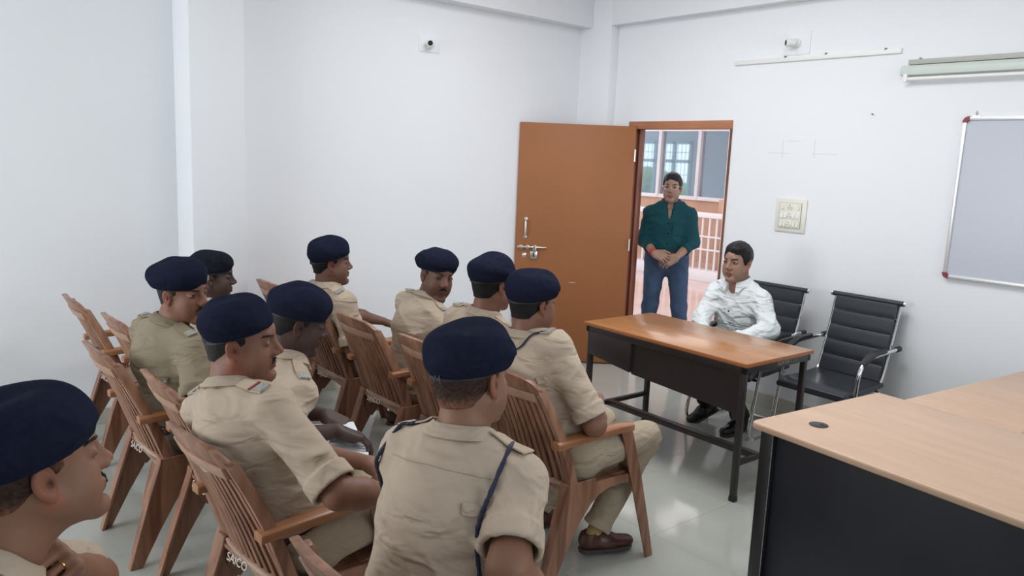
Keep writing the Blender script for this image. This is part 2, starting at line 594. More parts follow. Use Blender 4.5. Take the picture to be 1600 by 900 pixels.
# ------------------------------------------------------------------ corridor beyond the door
m = MB(); m.box((XW + 0.0, 0.5, -0.05), (13.0, 12, 0.0))
m.v = [(a if a > 5.1 else 5.08, b, c) for a, b, c in m.v]
struct('floor_corridor', m, cor_floor)
m = MB(); m.box((5.19, 0.5, 3.3), (16.0, 12, 3.4))
struct('ceiling_corridor', m, cor_white)
m = MB()
m.box((12.0, 2.0, 0), (12.2, 12, 1.16))
m.box((12.0, 2.0, 2.46), (12.2, 12, 3.3))
wc = struct('wall_corridor', m, cor_wall)
m = MB(); m.box((11.97, 2.0, 2.475), (12.0, 12, 2.66))
build('fascia', m, cor_white, wc)
wf = MB()
wf.box((11.93, 2.0, 1.13), (12.07, 12, 1.20)); wf.box((11.93, 2.0, 2.38), (12.07, 12, 2.46))
for yy in (10.85, 9.95, 9.03, 7.70, 6.4):
    wf.box((11.922, yy - 0.035, 1.14), (12.078, yy + 0.035, 2.455))
wg = struct('window_3', wf, cor_white, bevel=0.004)
for a, b in ((9.95, 10.85), (9.03, 9.95), (7.70, 9.03), (6.4, 7.7)):
    m = MB(); m.box((11.995, a + 0.03, 1.19), (12.005, b - 0.03, 2.39))
    build('pane', m, glass_m, wg)
# room seen through the glass with a window to the outside
m = MB()
WY0, WY1, WZ0, WZ1 = 11.15, 12.95, 1.02, 2.30
m.box((14.5, 3.0, 0), (14.65, WY0, 3.3)); m.box((14.5, WY1, 0), (14.65, 16, 3.3))
m.box((14.5, WY0, 0), (14.65, WY1, WZ0)); m.box((14.5, WY0, WZ1), (14.65, WY1, 3.3))
struct('wall_far_room', m, cor_grey)
m = MB()
for yy in (WY0 + 0.03, WY0 + 0.50, WY0 + 1.05, WY1 - 0.03):
    m.box((14.46, yy - 0.035, WZ0), (14.54, yy + 0.035, WZ1))
for zz in (WZ0 + 0.03, 1.85, WZ1 - 0.03):
    m.box((14.46, WY0, zz - 0.035), (14.54, WY1, zz + 0.035))
w4 = struct('window_4', m, grille_m)
k = 0
yy = WY0 + 0.12
while yy < WY1:
    m = MB(); m.tube([(14.56, yy, WZ0), (14.56, yy, WZ1)], 0.007, 6)
    build('grille_bar', m, grille_m, w4)
    yy += 0.11
for zz in (1.30, 1.55, 2.05):
    m = MB(); m.tube([(14.56, WY0, zz), (14.56, WY1, zz)], 0.007, 6)
    build('grille_bar', m, grille_m, w4)

# curb and balustrade of the stair well
cb = MB(); cb.box((9.9, 4.0, 0), (10.15, 9.6, 0.17))
struct('trim_5', cb, cor_white, bevel=0.006)
bal = thing('balustrade', 'white painted metal balustrade in the corridor behind the standing man', 'railing', (10.02, 6.8, 0.17))
m = MB(); m.box((-0.035, -2.7, 0.80), (0.035, 2.7, 0.88))
build('top_rail', m, cor_white, bal, bevel=0.01)
m = MB(); m.box((-0.018, -2.7, 0.30), (0.018, 2.7, 0.325))
build('middle_rail', m, cor_white, bal, bevel=0.004)
m = MB(); m.box((-0.018, -2.7, 0.50), (0.018, 2.7, 0.525))
build('middle_rail', m, cor_white, bal, bevel=0.004)
bm0 = MB(); bm0.box((-0.012, -0.012, 0), (0.012, 0.012, 0.81))
b0 = None
for i in range(41):
    if b0 is None:
        b0 = build('baluster', bm0, cor_white, bal)
        q = b0
    else:
        q = b0.copy(); COL.objects.link(q)
    q.location = (0, -2.65 + i * 0.13, 0)
# red lettering painted vertically on the wall by the corridor
sg = thing('painted_notice', 'vertical line of red painted letters in the corridor behind the balustrade', 'sign', (10.3, 7.18, 0.0))
m = MB(); m.box((0, -0.16, 0), (0.04, 0.16, 1.25))
build('backing_board', m, cor_wall, sg)
text_part('lettering', 'AIRTHO', 0.20, Matrix(((0, 0, -1, -0.003), (0, 1, 0, 0), (1, 0, 0, 0.70), (0, 0, 0, 1))), redpaint_m, sg, 0.002)
# shrubs outside the far window
tr = thing('outdoor_tree', 'green tree seen through the far corridor window', 'tree', (17.5, 15.5, 0))
m = MB(); m.tube([(0, 0, 0), (0.05, 0.02, 1.2), (0.1, 0, 2.2)], [0.12, 0.09, 0.05], 8)
build('trunk', m, frame_m, tr, smooth=True)
m = MB()
rr = random.Random(3)
for i in range(60):
    c = (rr.uniform(-0.7, 0.7), rr.uniform(-1.5, 1.5), rr.uniform(0.2, 1.5))
    m.sphere(c, rr.uniform(0.15, 0.32), 7, 5)
build('crown', m, leaf_m, tr, smooth=True)
m = MB(); m.box((16, 5, -0.1), (24, 26, 0))
struct('ground_outside', m, leaf_m)

# ------------------------------------------------------------------ wall fittings
def lamp_holder(label, loc, M3, plate_w, plate_h):
    t = thing('lamp_holder', label, 'lamp holder', loc, 0, 'angled bulb holders high on the walls')
    t.matrix_world = Matrix.Translation(loc) @ M3
    m = MB(); m.box((-plate_w / 2, -0.006, -plate_h / 2), (plate_w / 2, 0.0, plate_h / 2))
    build('plate', m, white_pl if plate_w > 0.2 else wall_m, t, bevel=0.002)
    m = MB(); m.lathe([(0.032, -0.006), (0.032, -0.016), (0.020, -0.030), (0.018, -0.045)], (0, 0, 0), 18, 'y')
    build('base', m, white_pl, t, smooth=True)
    m = MB()
    R = Matrix.Translation((-0.005, -0.04, 0.0)) @ Matrix.Rotation(-0.75, 4, 'Z')
    pr = [(0.024, 0.01), (0.027, -0.01), (0.027, -0.045), (0.024, -0.052)]
    rings = []
    for r, h in pr:
        rings.append([R @ Vector((r * math.cos(2 * PI * k / 18), h, r * math.sin(2 * PI * k / 18))) for k in range(18)])
    m.loft(rings)
    s = build('socket', m, white_pl, t, smooth=True)
    m = MB()
    rings = []
    for r, h in [(0.019, -0.0522), (0.019, -0.054)]:
        rings.append([R @ Vector((r * math.cos(2 * PI * k / 16), h, r * math.sin(2 * PI * k / 16))) for k in range(16)])
    m.loft(rings)
    build('socket_mouth', m, dark_m, s)
    return t


lamp_holder('white bulb holder on the back wall below the ceiling beam', (3.385, YB, 2.545), Matrix.Rotation(0.9, 4, 'Z') @ Matrix.Rotation(-0.9, 4, 'Z'), 0.19, 0.11)
lamp_holder('white bulb holder on a square plate of the right wall above the conduit', (XW, 3.075, 2.592), Matrix.Rotation(-PI / 2, 4, 'Z'), 0.20, 0.15)
m = MB(); m.tube([(0, 0, 0.0), (0.0, 0.01, -0.07)], 0.003, 6)

cd = thing('conduit', 'long white wiring conduit running along the right wall under the bulb holder', 'conduit', (XW, 2.85, 2.49))
m = MB(); m.box((-0.016, -0.50, -0.016), (0, 0.71, 0.016))
build('channel', m, white_pl, cd, bevel=0.003)
for yy in (0.30, 0.0, -0.4):
    m = MB(); m.box((-0.018, yy - 0.005, 0.010), (0, yy + 0.005, 0.022))
    build('clip', m, screw_m, cd)
m = MB(); m.tube([(-0.004, 0.215, 0.01), (-0.006, 0.22, 0.06), (-0.004, 0.22, 0.09)], 0.004, 6)
build('cable', m, white_pl, cd)

tl = thing('tube_light_batten', 'pale green unlit tube light batten high on the right wall above the whiteboard', 'light fitting', (XW, 1.73, 2.365))
m = MB(); m.prism([(0, -0.035), (-0.045, -0.030), (-0.050, 0.005), (-0.030, 0.030), (0, 0.033)], -0.62, 0.60, 'y')
build('housing', m, green_pl, tl, bevel=0.003)
m = MB(); m.tube([(-0.045, -0.60, -0.055), (-0.045, 0.56, -0.055)], 0.012, 12)
build('tube', m, white_pl, tl, smooth=True)
for yy in (-0.60, 0.56):
    m = MB(); m.box((-0.060, yy - 0.012, -0.072), (-0.03, yy + 0.012, -0.025))
    build('tube_holder', m, white_pl, tl, bevel=0.002)
m = MB(); m.box((-0.035, -0.62, 0.033), (0, 0.56, 0.062))
build('mounting_rail', m, grout_m, tl, bevel=0.002)
m = MB(); m.tube([(-0.006, 0.53, 0.03), (-0.010, 0.50, 0.075)], 0.006, 6)
build('lead', m, grout_m, tl)

# whiteboard
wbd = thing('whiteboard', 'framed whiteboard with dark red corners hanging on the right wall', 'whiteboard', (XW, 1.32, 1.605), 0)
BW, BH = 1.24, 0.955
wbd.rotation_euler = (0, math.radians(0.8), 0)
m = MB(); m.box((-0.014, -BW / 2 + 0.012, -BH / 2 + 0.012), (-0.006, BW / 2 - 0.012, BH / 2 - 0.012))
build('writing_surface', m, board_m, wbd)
for (a, b) in (((-BH / 2), (-BH / 2 + 0.022)), ((BH / 2 - 0.022), (BH / 2))):
    m = MB(); m.box((-0.024, -BW / 2 + 0.03, a), (-0.002, BW / 2 - 0.03, b))
    build('frame_rail', m, alu_m, wbd, bevel=0.005)
for (a, b) in (((-BW / 2), (-BW / 2 + 0.022)), ((BW / 2 - 0.022), (BW / 2))):
    m = MB(); m.box((-0.024, a, -BH / 2 + 0.03), (-0.002, b, BH / 2 - 0.03))
    build('frame_rail', m, alu_m, wbd, bevel=0.005)
for sy in (-1, 1):
    for sz in (-1, 1):
        m = MB()
        cy, cz = sy * (BW / 2 - 0.034), sz * (BH / 2 - 0.034)
        po, pi_ = [], []
        for k in range(7):
            a = k / 6 * PI / 2
            po.append((cy + sy * 0.036 * math.cos(a), cz + sz * 0.036 * math.sin(a)))
            pi_.append((cy + sy * 0.010 * math.cos(a), cz + sz * 0.010 * math.sin(a)))
        m.prism(po + pi_[::-1], -0.027, 0.0, 'x')
        build('corner_cap', m, red_m, wbd)
m = MB(); m.tube(smooth_path([(0, BW / 2 - 0.07, BH / 2 - 0.01), (-0.012, BW / 2 - 0.066, BH / 2 + 0.02), (0, BW / 2 - 0.062, BH / 2 + 0.032)], 4), 0.006, 8)
m.box((-0.02, BW / 2 - 0.09, BH / 2 - 0.018), (-0.002, BW / 2 - 0.05, BH / 2 + 0.006))
build('hook', m, steel_m, wbd)

# switchboard
sb = thing('switchboard', 'cream electrical switchboard with sockets on the right wall beside the door', 'switchboard', (XW, 2.995, 1.418), 0)
SW, SH = 0.235, 0.235
m = MB(); m.box((-0.012, -SW / 2, -SH / 2), (0, SW / 2, SH / 2))
build('surround', m, cream_pl, sb, bevel=0.005)
m = MB(); m.box((-0.020, -SW / 2 + 0.035, -SH / 2 + 0.03), (-0.010, SW / 2 - 0.035, SH / 2 - 0.03))
build('module_plate', m, cream_pl, sb, bevel=0.002)
m = MB()
g = 0.0015
for (a, b, c, d) in ((-SW / 2 + 0.034, -SW / 2 + 0.0355, -SH / 2 + 0.03, SH / 2 - 0.03), (SW / 2 - 0.0355, SW / 2 - 0.034, -SH / 2 + 0.03, SH / 2 - 0.03), (-SW / 2 + 0.034, SW / 2 - 0.034, SH / 2 - 0.031, SH / 2 - 0.029)):
    m.box((-0.0205, a, c), (-0.0115, b, d))
build('shadow_gap', m, grout_m, sb)
for r in range(3):
    zc = 0.062 - r * 0.060
    # local +y appears at the left of the board
    for sy in ((0.058, -0.064), (0.060, 0.034, -0.030, -0.062), (0.060, 0.036, -0.034, -0.062))[r]:
        m = MB()
        m.prism([(-0.0195, zc - 0.021), (-0.0265, zc - 0.021), (-0.0215, zc + 0.021), (-0.0195, zc + 0.021)], sy - 0.0095, sy + 0.0095, 'y')
        build('rocker_switch', m, white_pl if (r + int(sy * 1000)) % 2 else cream_pl, sb, bevel=0.001, seg=1)
    m = MB()
    m.lathe([(0.024, -0.0195), (0.024, -0.0225), (0.021, -0.0235)], (0, 0.002, zc), 20, 'x')
    s = build('socket', m, cream_pl, sb, smooth=True)
    hs = ((0.0, 0.009, 0.0032), (-0.009, -0.008, 0.0026), (0.009, -0.008, 0.0026))
    for hy, hz, hr in hs:
        m = MB(); m.lathe([(hr, -0.0236), (hr, -0.0242)], (0, 0.002 + hy, zc + hz), 10, 'x')
        build('pin_hole', m, dark_m, s)

# small nail on the wall
m = MB(); m.tube([(XW, 2.49, 2.105), (XW - 0.02, 2.49, 2.108)], 0.004, 6)
tag(build('wall_nail', m, screw_m), 'single dark nail in the right wall between switchboard and whiteboard', 'nail')

# pale pencil marks left on the walls (flat wear)
marks = MB()
for (a, b, c, d) in ((3.22, 3.05, 1.845, 1.849), (2.88, 2.70, 1.845, 1.849), (3.08, 2.98, 1.93, 1.934)):
    marks.box((XW - 0.0006, min(a, b), c), (XW + 0.001, max(a, b), d))
marks.box((XW - 0.0006, 3.108, 1.81), (XW + 0.001, 3.112, 1.94))
marks.box((XW - 0.0006, 2.868, 1.82), (XW + 0.001, 2.872, 1.95))
mk = mat('faint_plaster_mark', (0.66, 0.67, 0.69), 0.9)
build('pencil_marks', marks, mk, wr)

# ------------------------------------------------------------------ table
tb = thing('office_table', 'teak topped table with a dark steel frame in front of the seated man', 'table', (3.403, 2.176, 0), -0.022)
TW, TL, TH = 0.6245, 1.189, 0.7528
m = MB(); m.box((0, 0, TH - 0.022), (TW, TL, TH))
tt = build('tabletop', m, [tabletop_m, tabledge_m], tb, bevel=0.003)
for p in tt.data.polygons:
    if abs(p.normal.z) < 0.8:
        p.material_index = 1
m = MB()
zt = TH - 0.022
for a in ((0.012, 0.012, TW - 0.012, 0.040), (0.012, TL - 0.040, TW - 0.012, TL - 0.012), (0.012, 0.012, 0.04, TL - 0.012), (TW - 0.04, 0.012, TW - 0.012, TL - 0.012)):
    m.box((a[0], a[1], zt - 0.038), (a[2], a[3], zt))
build('top_frame', m, tmetal_m, tb, bevel=0.002)
for (lx, ly) in ((0.020, 0.020), (0.020, TL - 0.052), (TW - 0.052, 0.020), (TW - 0.052, TL - 0.052)):
    m = MB(); m.box((lx, ly, 0.02), (lx + 0.030, ly + 0.030, zt - 0.03))
    lg = build('leg', m, tmetal_m, tb, bevel=0.002)
    m = MB(); m.box((lx - 0.002, ly - 0.002, 0), (lx + 0.032, ly + 0.032, 0.028))
    build('foot_cap', m, rubber_m, lg, bevel=0.002)
m = MB()
# modesty panel: stepped lower edge
hi = zt - 0.036
m.prism([(0.045, hi), (0.045, 0.455), (0.075, 0.425), (0.09, 0.470), (0.80, 0.505), (0.80, hi)], 0.030, 0.034, 'x')
build('modesty_panel', m, tmetal_m, tb)
m = MB()
m.prism([(0.80, hi), (0.80, 0.515), (TL - 0.045, 0.555), (TL - 0.045, hi)], 0.012, 0.32, 'x')
build('drawer_box', m, tmetal_m, tb, bevel=0.002)
m = MB()
m.box((0.030, 0.022, 0.195), (TW - 0.03, 0.048, 0.222))
build('stretcher', m, tmetal_m, tb, bevel=0.002)
m = MB(); m.box((0.030, TL - 0.048, 0.195), (TW - 0.03, TL - 0.022, 0.222))
build('stretcher', m, tmetal_m, tb, bevel=0.002)
m = MB(); m.box((0.20, 0.03, 0.192), (0.242, TL - 0.03, 0.226))
build('long_stretcher', m, tmetal_m, tb, bevel=0.002)
text_part('painted_number', 'AUM RM 1 1 1', 0.030, Matrix(((1, 0, 0, TW * 0.62), (0, 0, -1, 0.0115), (0, 1, 0, zt - 0.018), (0, 0, 0, 1))), silver_m, tb, 0.0004)

# ------------------------------------------------------------------ desk
dk = thing('beech_desk', 'large beech topped corner desk with black panels in the right foreground', 'desk', (2.644, 1.655, 0), math.atan2(-0.104, 0.9946))
DW, DL = 0.877, 2.30
# local: +x to the wall, -y towards the camera
m = MB()
c = 0.03
poly = []
for (cx, cy, a0) in ((c, -c, PI / 2), (c, -DL + c, PI), (DW - c, -DL + c, 3 * PI / 2), (DW - c, -c, 0)):
    for k in range(5):
        a = a0 + k / 4 * PI / 2
        poly.append((cx + c * math.cos(a), cy + c * math.sin(a)))
m.prism(poly, 0.722, 0.75, 'z')
build('main_top', m, beech_m, dk, bevel=0.009, seg=4)
m = MB(); m.box((DW + 0.0012, -0.60, 0.722), (2.15, -0.125, 0.7495))
build('return_top', m, beech_m, dk, bevel=0.005, seg=3)
gx, gy = 0.205, -0.165
m = MB(); m.lathe([(0.0, 0.7495), (0.036, 0.7495), (0.036, 0.7525), (0.033, 0.7535), (0.0001, 0.7535)], (gx, gy, 0), 26)
gr = build('cable_grommet', m, black_trim, dk, smooth=True)
m = MB(); m.box((gx - 0.002, gy - 0.032, 0.7536), (gx + 0.010, gy - 0.002, 0.7540), None)
build('grommet_slot', m, dark_m, gr)
m = MB(); m.box((0.055, -DL + 0.06, 0.0), (0.073, -0.09, 0.722))
build('modesty_panel', m, black_panel, dk, bevel=0.001)
m = MB(); m.box((0.035, -0.088, 0.0), (DW - 0.04, -0.030, 0.722))
build('gable_panel', m, black_trim, dk, bevel=0.003)
m = MB(); m.box((0.033, -0.0895, 0.0), (0.036, -0.0875, 0.722))
build('edge_seam', m, silver_m, dk)
m = MB(); m.box((0.06, -DL + 0.03, 0.0), (DW - 0.04, -DL + 0.06, 0.722))
build('gable_panel', m, black_trim, dk, bevel=0.003)
m = MB(); m.box((1.95, -0.57, 0.0), (1.98, -0.15, 0.722))
build('return_gable', m, black_trim, dk, bevel=0.003)
m = MB(); m.box((0.88, -0.19, 0.25), (1.95, -0.17, 0.722))
build('return_panel', m, black_panel, dk)

# ------------------------------------------------------------------ plastic armchairs
def make_armchair(label):
    t = thing('plastic_armchair', label, 'chair', (0, 0, 0), 0, 'brown moulded plastic armchairs')
    P = plastic_m

    def bx(z):   # x of the back sheet at a height
        tpts = [(0.40, -0.165), (0.50, -0.20), (0.62, -0.243), (0.75, -0.30), (0.84, -0.345), (0.90, -0.375)]
        for (a, xa), (b, xb) in zip(tpts, tpts[1:]):
            if z <= b:
                return xa + (xb - xa) * (z - a) / (b - a)
        return tpts[-1][1]

    def px(y):
        return 0.030 * (y / 0.22) ** 2
    # stiles
    for s in (-1, 1):
        m = MB()
        rings = []
        for i in range(10):
            z = 0.40 + 0.46 * i / 9
            yo = 0.226 + 0.006 * math.sin(PI * i / 9) - 0.032 * (max(0, i - 3) / 6) ** 1.4
            xx = bx(z) + px(0.22)
            w = 0.040 - 0.006 * i / 9
            rings.append([(xx - 0.018, s * (yo - w), z), (xx + 0.014, s * (yo - w), z), (xx + 0.020, s * yo, z), (xx - 0.022, s * yo, z)])
        m.loft(rings)
        build('back_stile', m, P, t, bevel=0.004)
    # crown rail
    m = MB()
    rings = []
    for i in range(13):
        y = -0.196 + 0.392 * i / 12
        q = abs(y) / 0.196
        zt_ = 0.905 - 0.012 * q * q - 0.030 * max(0, q - 0.8) / 0.2
        zb = 0.835
        if q > 0.97:
            zb = 0.842
        xo = px(y)
        rings.append([(bx(zb) - 0.012 + xo, y, zb), (bx(zb) + 0.012 + xo, y, zb), (bx(zt_) + 0.010 + xo, y, zt_), (bx(zt_) - 0.016 + xo, y, zt_)])
    m.loft(rings)
    build('crown_rail', m, P, t, bevel=0.004)
    m = MB()
    rings = []
    for i in range(9):
        y = -0.168 + 0.336 * i / 8
        xo = px(y) - 0.010
        rings.append([(bx(0.80) - 0.010 + xo, y, 0.800), (bx(0.80) + 0.016 + xo, y, 0.800), (bx(0.84) + 0.010 + xo, y, 0.842), (bx(0.84) - 0.008 + xo, y, 0.838)])
    m.loft(rings)
    build('back_lip', m, plastic_l, t, bevel=0.003, label='worn paler lip under the crown rail')
    # slats
    n = 11
    for k in range(n):
        yc = -0.156 + 0.312 * k / (n - 1)
        m = MB()
        rings = []
        for i in range(7):
            z = 0.445 + 0.37 * i / 6
            y = yc * (1.17 - 0.17 * i / 6)
            xo = px(y) + bx(z)
            w = 0.0125
            rings.append([(xo - 0.006, y - w, z), (xo + 0.004, y - w, z), (xo + 0.004, y + w, z), (xo - 0.006, y + w, z), (xo - 0.010, y, z)])
        m.loft(rings)
        build('slat', m, P, t)
    # lower rail with the maker's name
    m = MB()
    rings = []
    for i in range(13):
        y = -0.205 + 0.41 * i / 12
        q = abs(y) / 0.205
        zb = 0.385 - 0.045 * (q ** 2) + 0.01
        xo = px(y)
        rings.append([(bx(0.4) - 0.010 + xo, y, zb), (bx(0.4) + 0.014 + xo, y, zb), (bx(0.455) + 0.012 + xo, y, 0.455 - 0.012 * q), (bx(0.455) - 0.016 + xo, y, 0.455 - 0.012 * q)])
    m.loft(rings)
    lr = build('lower_rail', m, plastic_r, t, bevel=0.003, label='paler worn rail below the slats')
    text_part('maker_name', 'SAICO', 0.040, Matrix(((0.10, 0.22, -1, -0.197), (-1, 0, 0, 0.06), (0, 0.97, 0, 0.415), (0, 0, 0, 1))), label_m, lr, 0.0006)
    # seat
    m = MB()
    top, bot = [], []
    nx, ny = 9, 7
    for i in range(nx):
        for j in range(ny):
            x_ = -0.185 + 0.455 * i / (nx - 1)
            y_ = (-0.208 + 0.416 * j / (ny - 1)) * (0.93 + 0.07 * i / (nx - 1))
            z_ = 0.428 - 0.016 * math.sin(PI * min(1, i / (nx - 1) * 1.1)) * (1 - (y_ / 0.23) ** 2) - (0.022 if i == nx - 1 else 0)
            top.append((x_, y_, z_)); bot.append((x_, y_, z_ - 0.012))
    N = nx * ny
    fs = []
    for i in range(nx - 1):
        for j in range(ny - 1):
            a = i * ny + j
            fs.append((a, a + ny, a + ny + 1, a + 1)); fs.append((N + a, N + a + 1, N + a + ny + 1, N + a + ny))
    for i in range(nx - 1):
        a = i * ny; fs.append((a, N + a, N + a + ny, a + ny))
        a = i * ny + ny - 1; fs.append((a, a + ny, N + a + ny, N + a))
    for j in range(ny - 1):
        fs.append((j, j + 1, N + j + 1, N + j)); a = (nx - 1) * ny + j; fs.append((a, N + a, N + a + 1, a + 1))
    m.add(top + bot, fs)
    m.box((0.245, -0.20, 0.375), (0.262, 0.20, 0.405))
    build('seat', m, P, t, smooth=True)
    # side aprons joining legs under the seat
    for s in (-1, 1):
        m = MB()
        up_ = [(-0.16, 0.440), (-0.04, 0.430), (0.10, 0.424), (0.245, 0.415)]
        lo_ = [(0.262, 0.352), (0.20, 0.376), (0.12, 0.387), (0.05, 0.384), (-0.005, 0.368), (-0.050, 0.338), (-0.085, 0.300), (-0.115, 0.270), (-0.16, 0.33)]
        m.prism(up_ + lo_, s * 0.212, s * 0.228, 'y')
        build('side_apron', m, P, t, bevel=0.002)
    # rear legs: L-section, tapering
    for s in (-1, 1):
        m = MB()
        def ring(z, x0, x1, yo, fl):
            return [(x0, s * yo, z), (x1, s * yo, z), (x1, s * (yo - 0.010), z), (x0 + 0.014, s * (yo - 0.010), z), (x0 + 0.014, s * (yo - fl), z), (x0, s * (yo - fl), z)]
        m.loft([ring(0.0, -0.318, -0.268, 0.236, 0.036), ring(0.15, -0.275, -0.190, 0.234, 0.044), ring(0.30, -0.230, -0.100, 0.232, 0.050), ring(0.42, -0.190, -0.030, 0.230, 0.052), ring(0.45, -0.185, -0.030, 0.229, 0.050)])
        build('leg', m, P, t, bevel=0.0025, seg=1)
    for s in (-1, 1):
        m = MB()
        def ring(z, x0, x1, yo, fl):
            return [(x1, s * yo, z), (x0, s * yo, z), (x0, s * (yo - 0.010), z), (x1 - 0.014, s * (yo - 0.010), z), (x1 - 0.014, s * (yo - fl), z), (x1, s * (yo - fl), z)]
        m.loft([ring(0.0, 0.305, 0.352, 0.246, 0.036), ring(0.20, 0.240, 0.300, 0.243, 0.044), ring(0.40, 0.176, 0.244, 0.240, 0.050), ring(0.62, 0.104, 0.168, 0.238, 0.054)])
        build('leg', m, P, t, bevel=0.0025, seg=1)
    # arms
    for s in (-1, 1):
        m = MB()
        rings = []
        for i in range(9):
            q = i / 8
            x_ = -0.262 + 0.445 * q
            z_ = 0.632 + 0.010 * math.sin(PI * q)
            yi, yo = 0.192 - 0.004 * q, 0.240 + 0.010 * math.sin(PI * min(1, q * 1.2))
            if q > 0.9:
                yi += 0.006
                yo -= 0.004
            rings.append([(x_, s * yi, z_ - 0.020), (x_, s * yo, z_ - 0.020), (x_, s * yo, z_ + 0.006), (x_, s * (yo - 0.012), z_ + 0.012), (x_, s * (yi + 0.01), z_ + 0.012), (x_, s * yi, z_ + 0.006)])
        m.loft(rings)
        build('armrest', m, plastic_arm, t, bevel=0.003)
    return t


CH = [
    ('brown slatted plastic armchair nearest the table, under the officer seen from behind at its corner', 2.290, 2.325, 0.0),
    ('brown slatted plastic armchair half hidden behind the large officer\'s beret', 2.285, 2.937, 0.0),
    ('brown slatted plastic armchair under the officer who looks back over his shoulder', 2.270, 3.520, 0.0),
    ('brown slatted plastic armchair under the officer seated upright by the back wall', 2.270, 4.120, -0.02),
    ('empty brown plastic armchair beside the back wall, its crown behind the bowed officer\'s beret', 2.330, 4.74, 0.0),
    ('brown plastic armchair of the large officer with the shoulder cord', 1.045, 1.36, 0.02),
    ('brown slatted plastic armchair in the left foreground under the young officer with a moustache', 1.060, 2.285, 0.08),
    ('brown plastic armchair under the bowed officer holding a notebook', 1.145, 2.90, 0.0),
    ('brown plastic armchair under the smiling officer in darker khaki', 1.070, 3.48, 0.02),
    ('brown plastic armchair under the officer nearest the white pillar', 1.270, 4.06, 0.03),
    ('empty brown plastic armchair standing farthest left', 1.210, 4.665, 0.0),
    ('brown plastic armchair under the officer cut off at the left edge', 0.02, 1.62, 0.0),
]
ch0 = make_armchair(CH[0][0])
for i, (lb, x_, y_, rz) in enumerate(CH):
    o = ch0 if i == 0 else copy_tree(ch0)
    o.location = (x_, y_, 0)
    o.rotation_euler = (0, 0, rz)
    o['label'] = lb

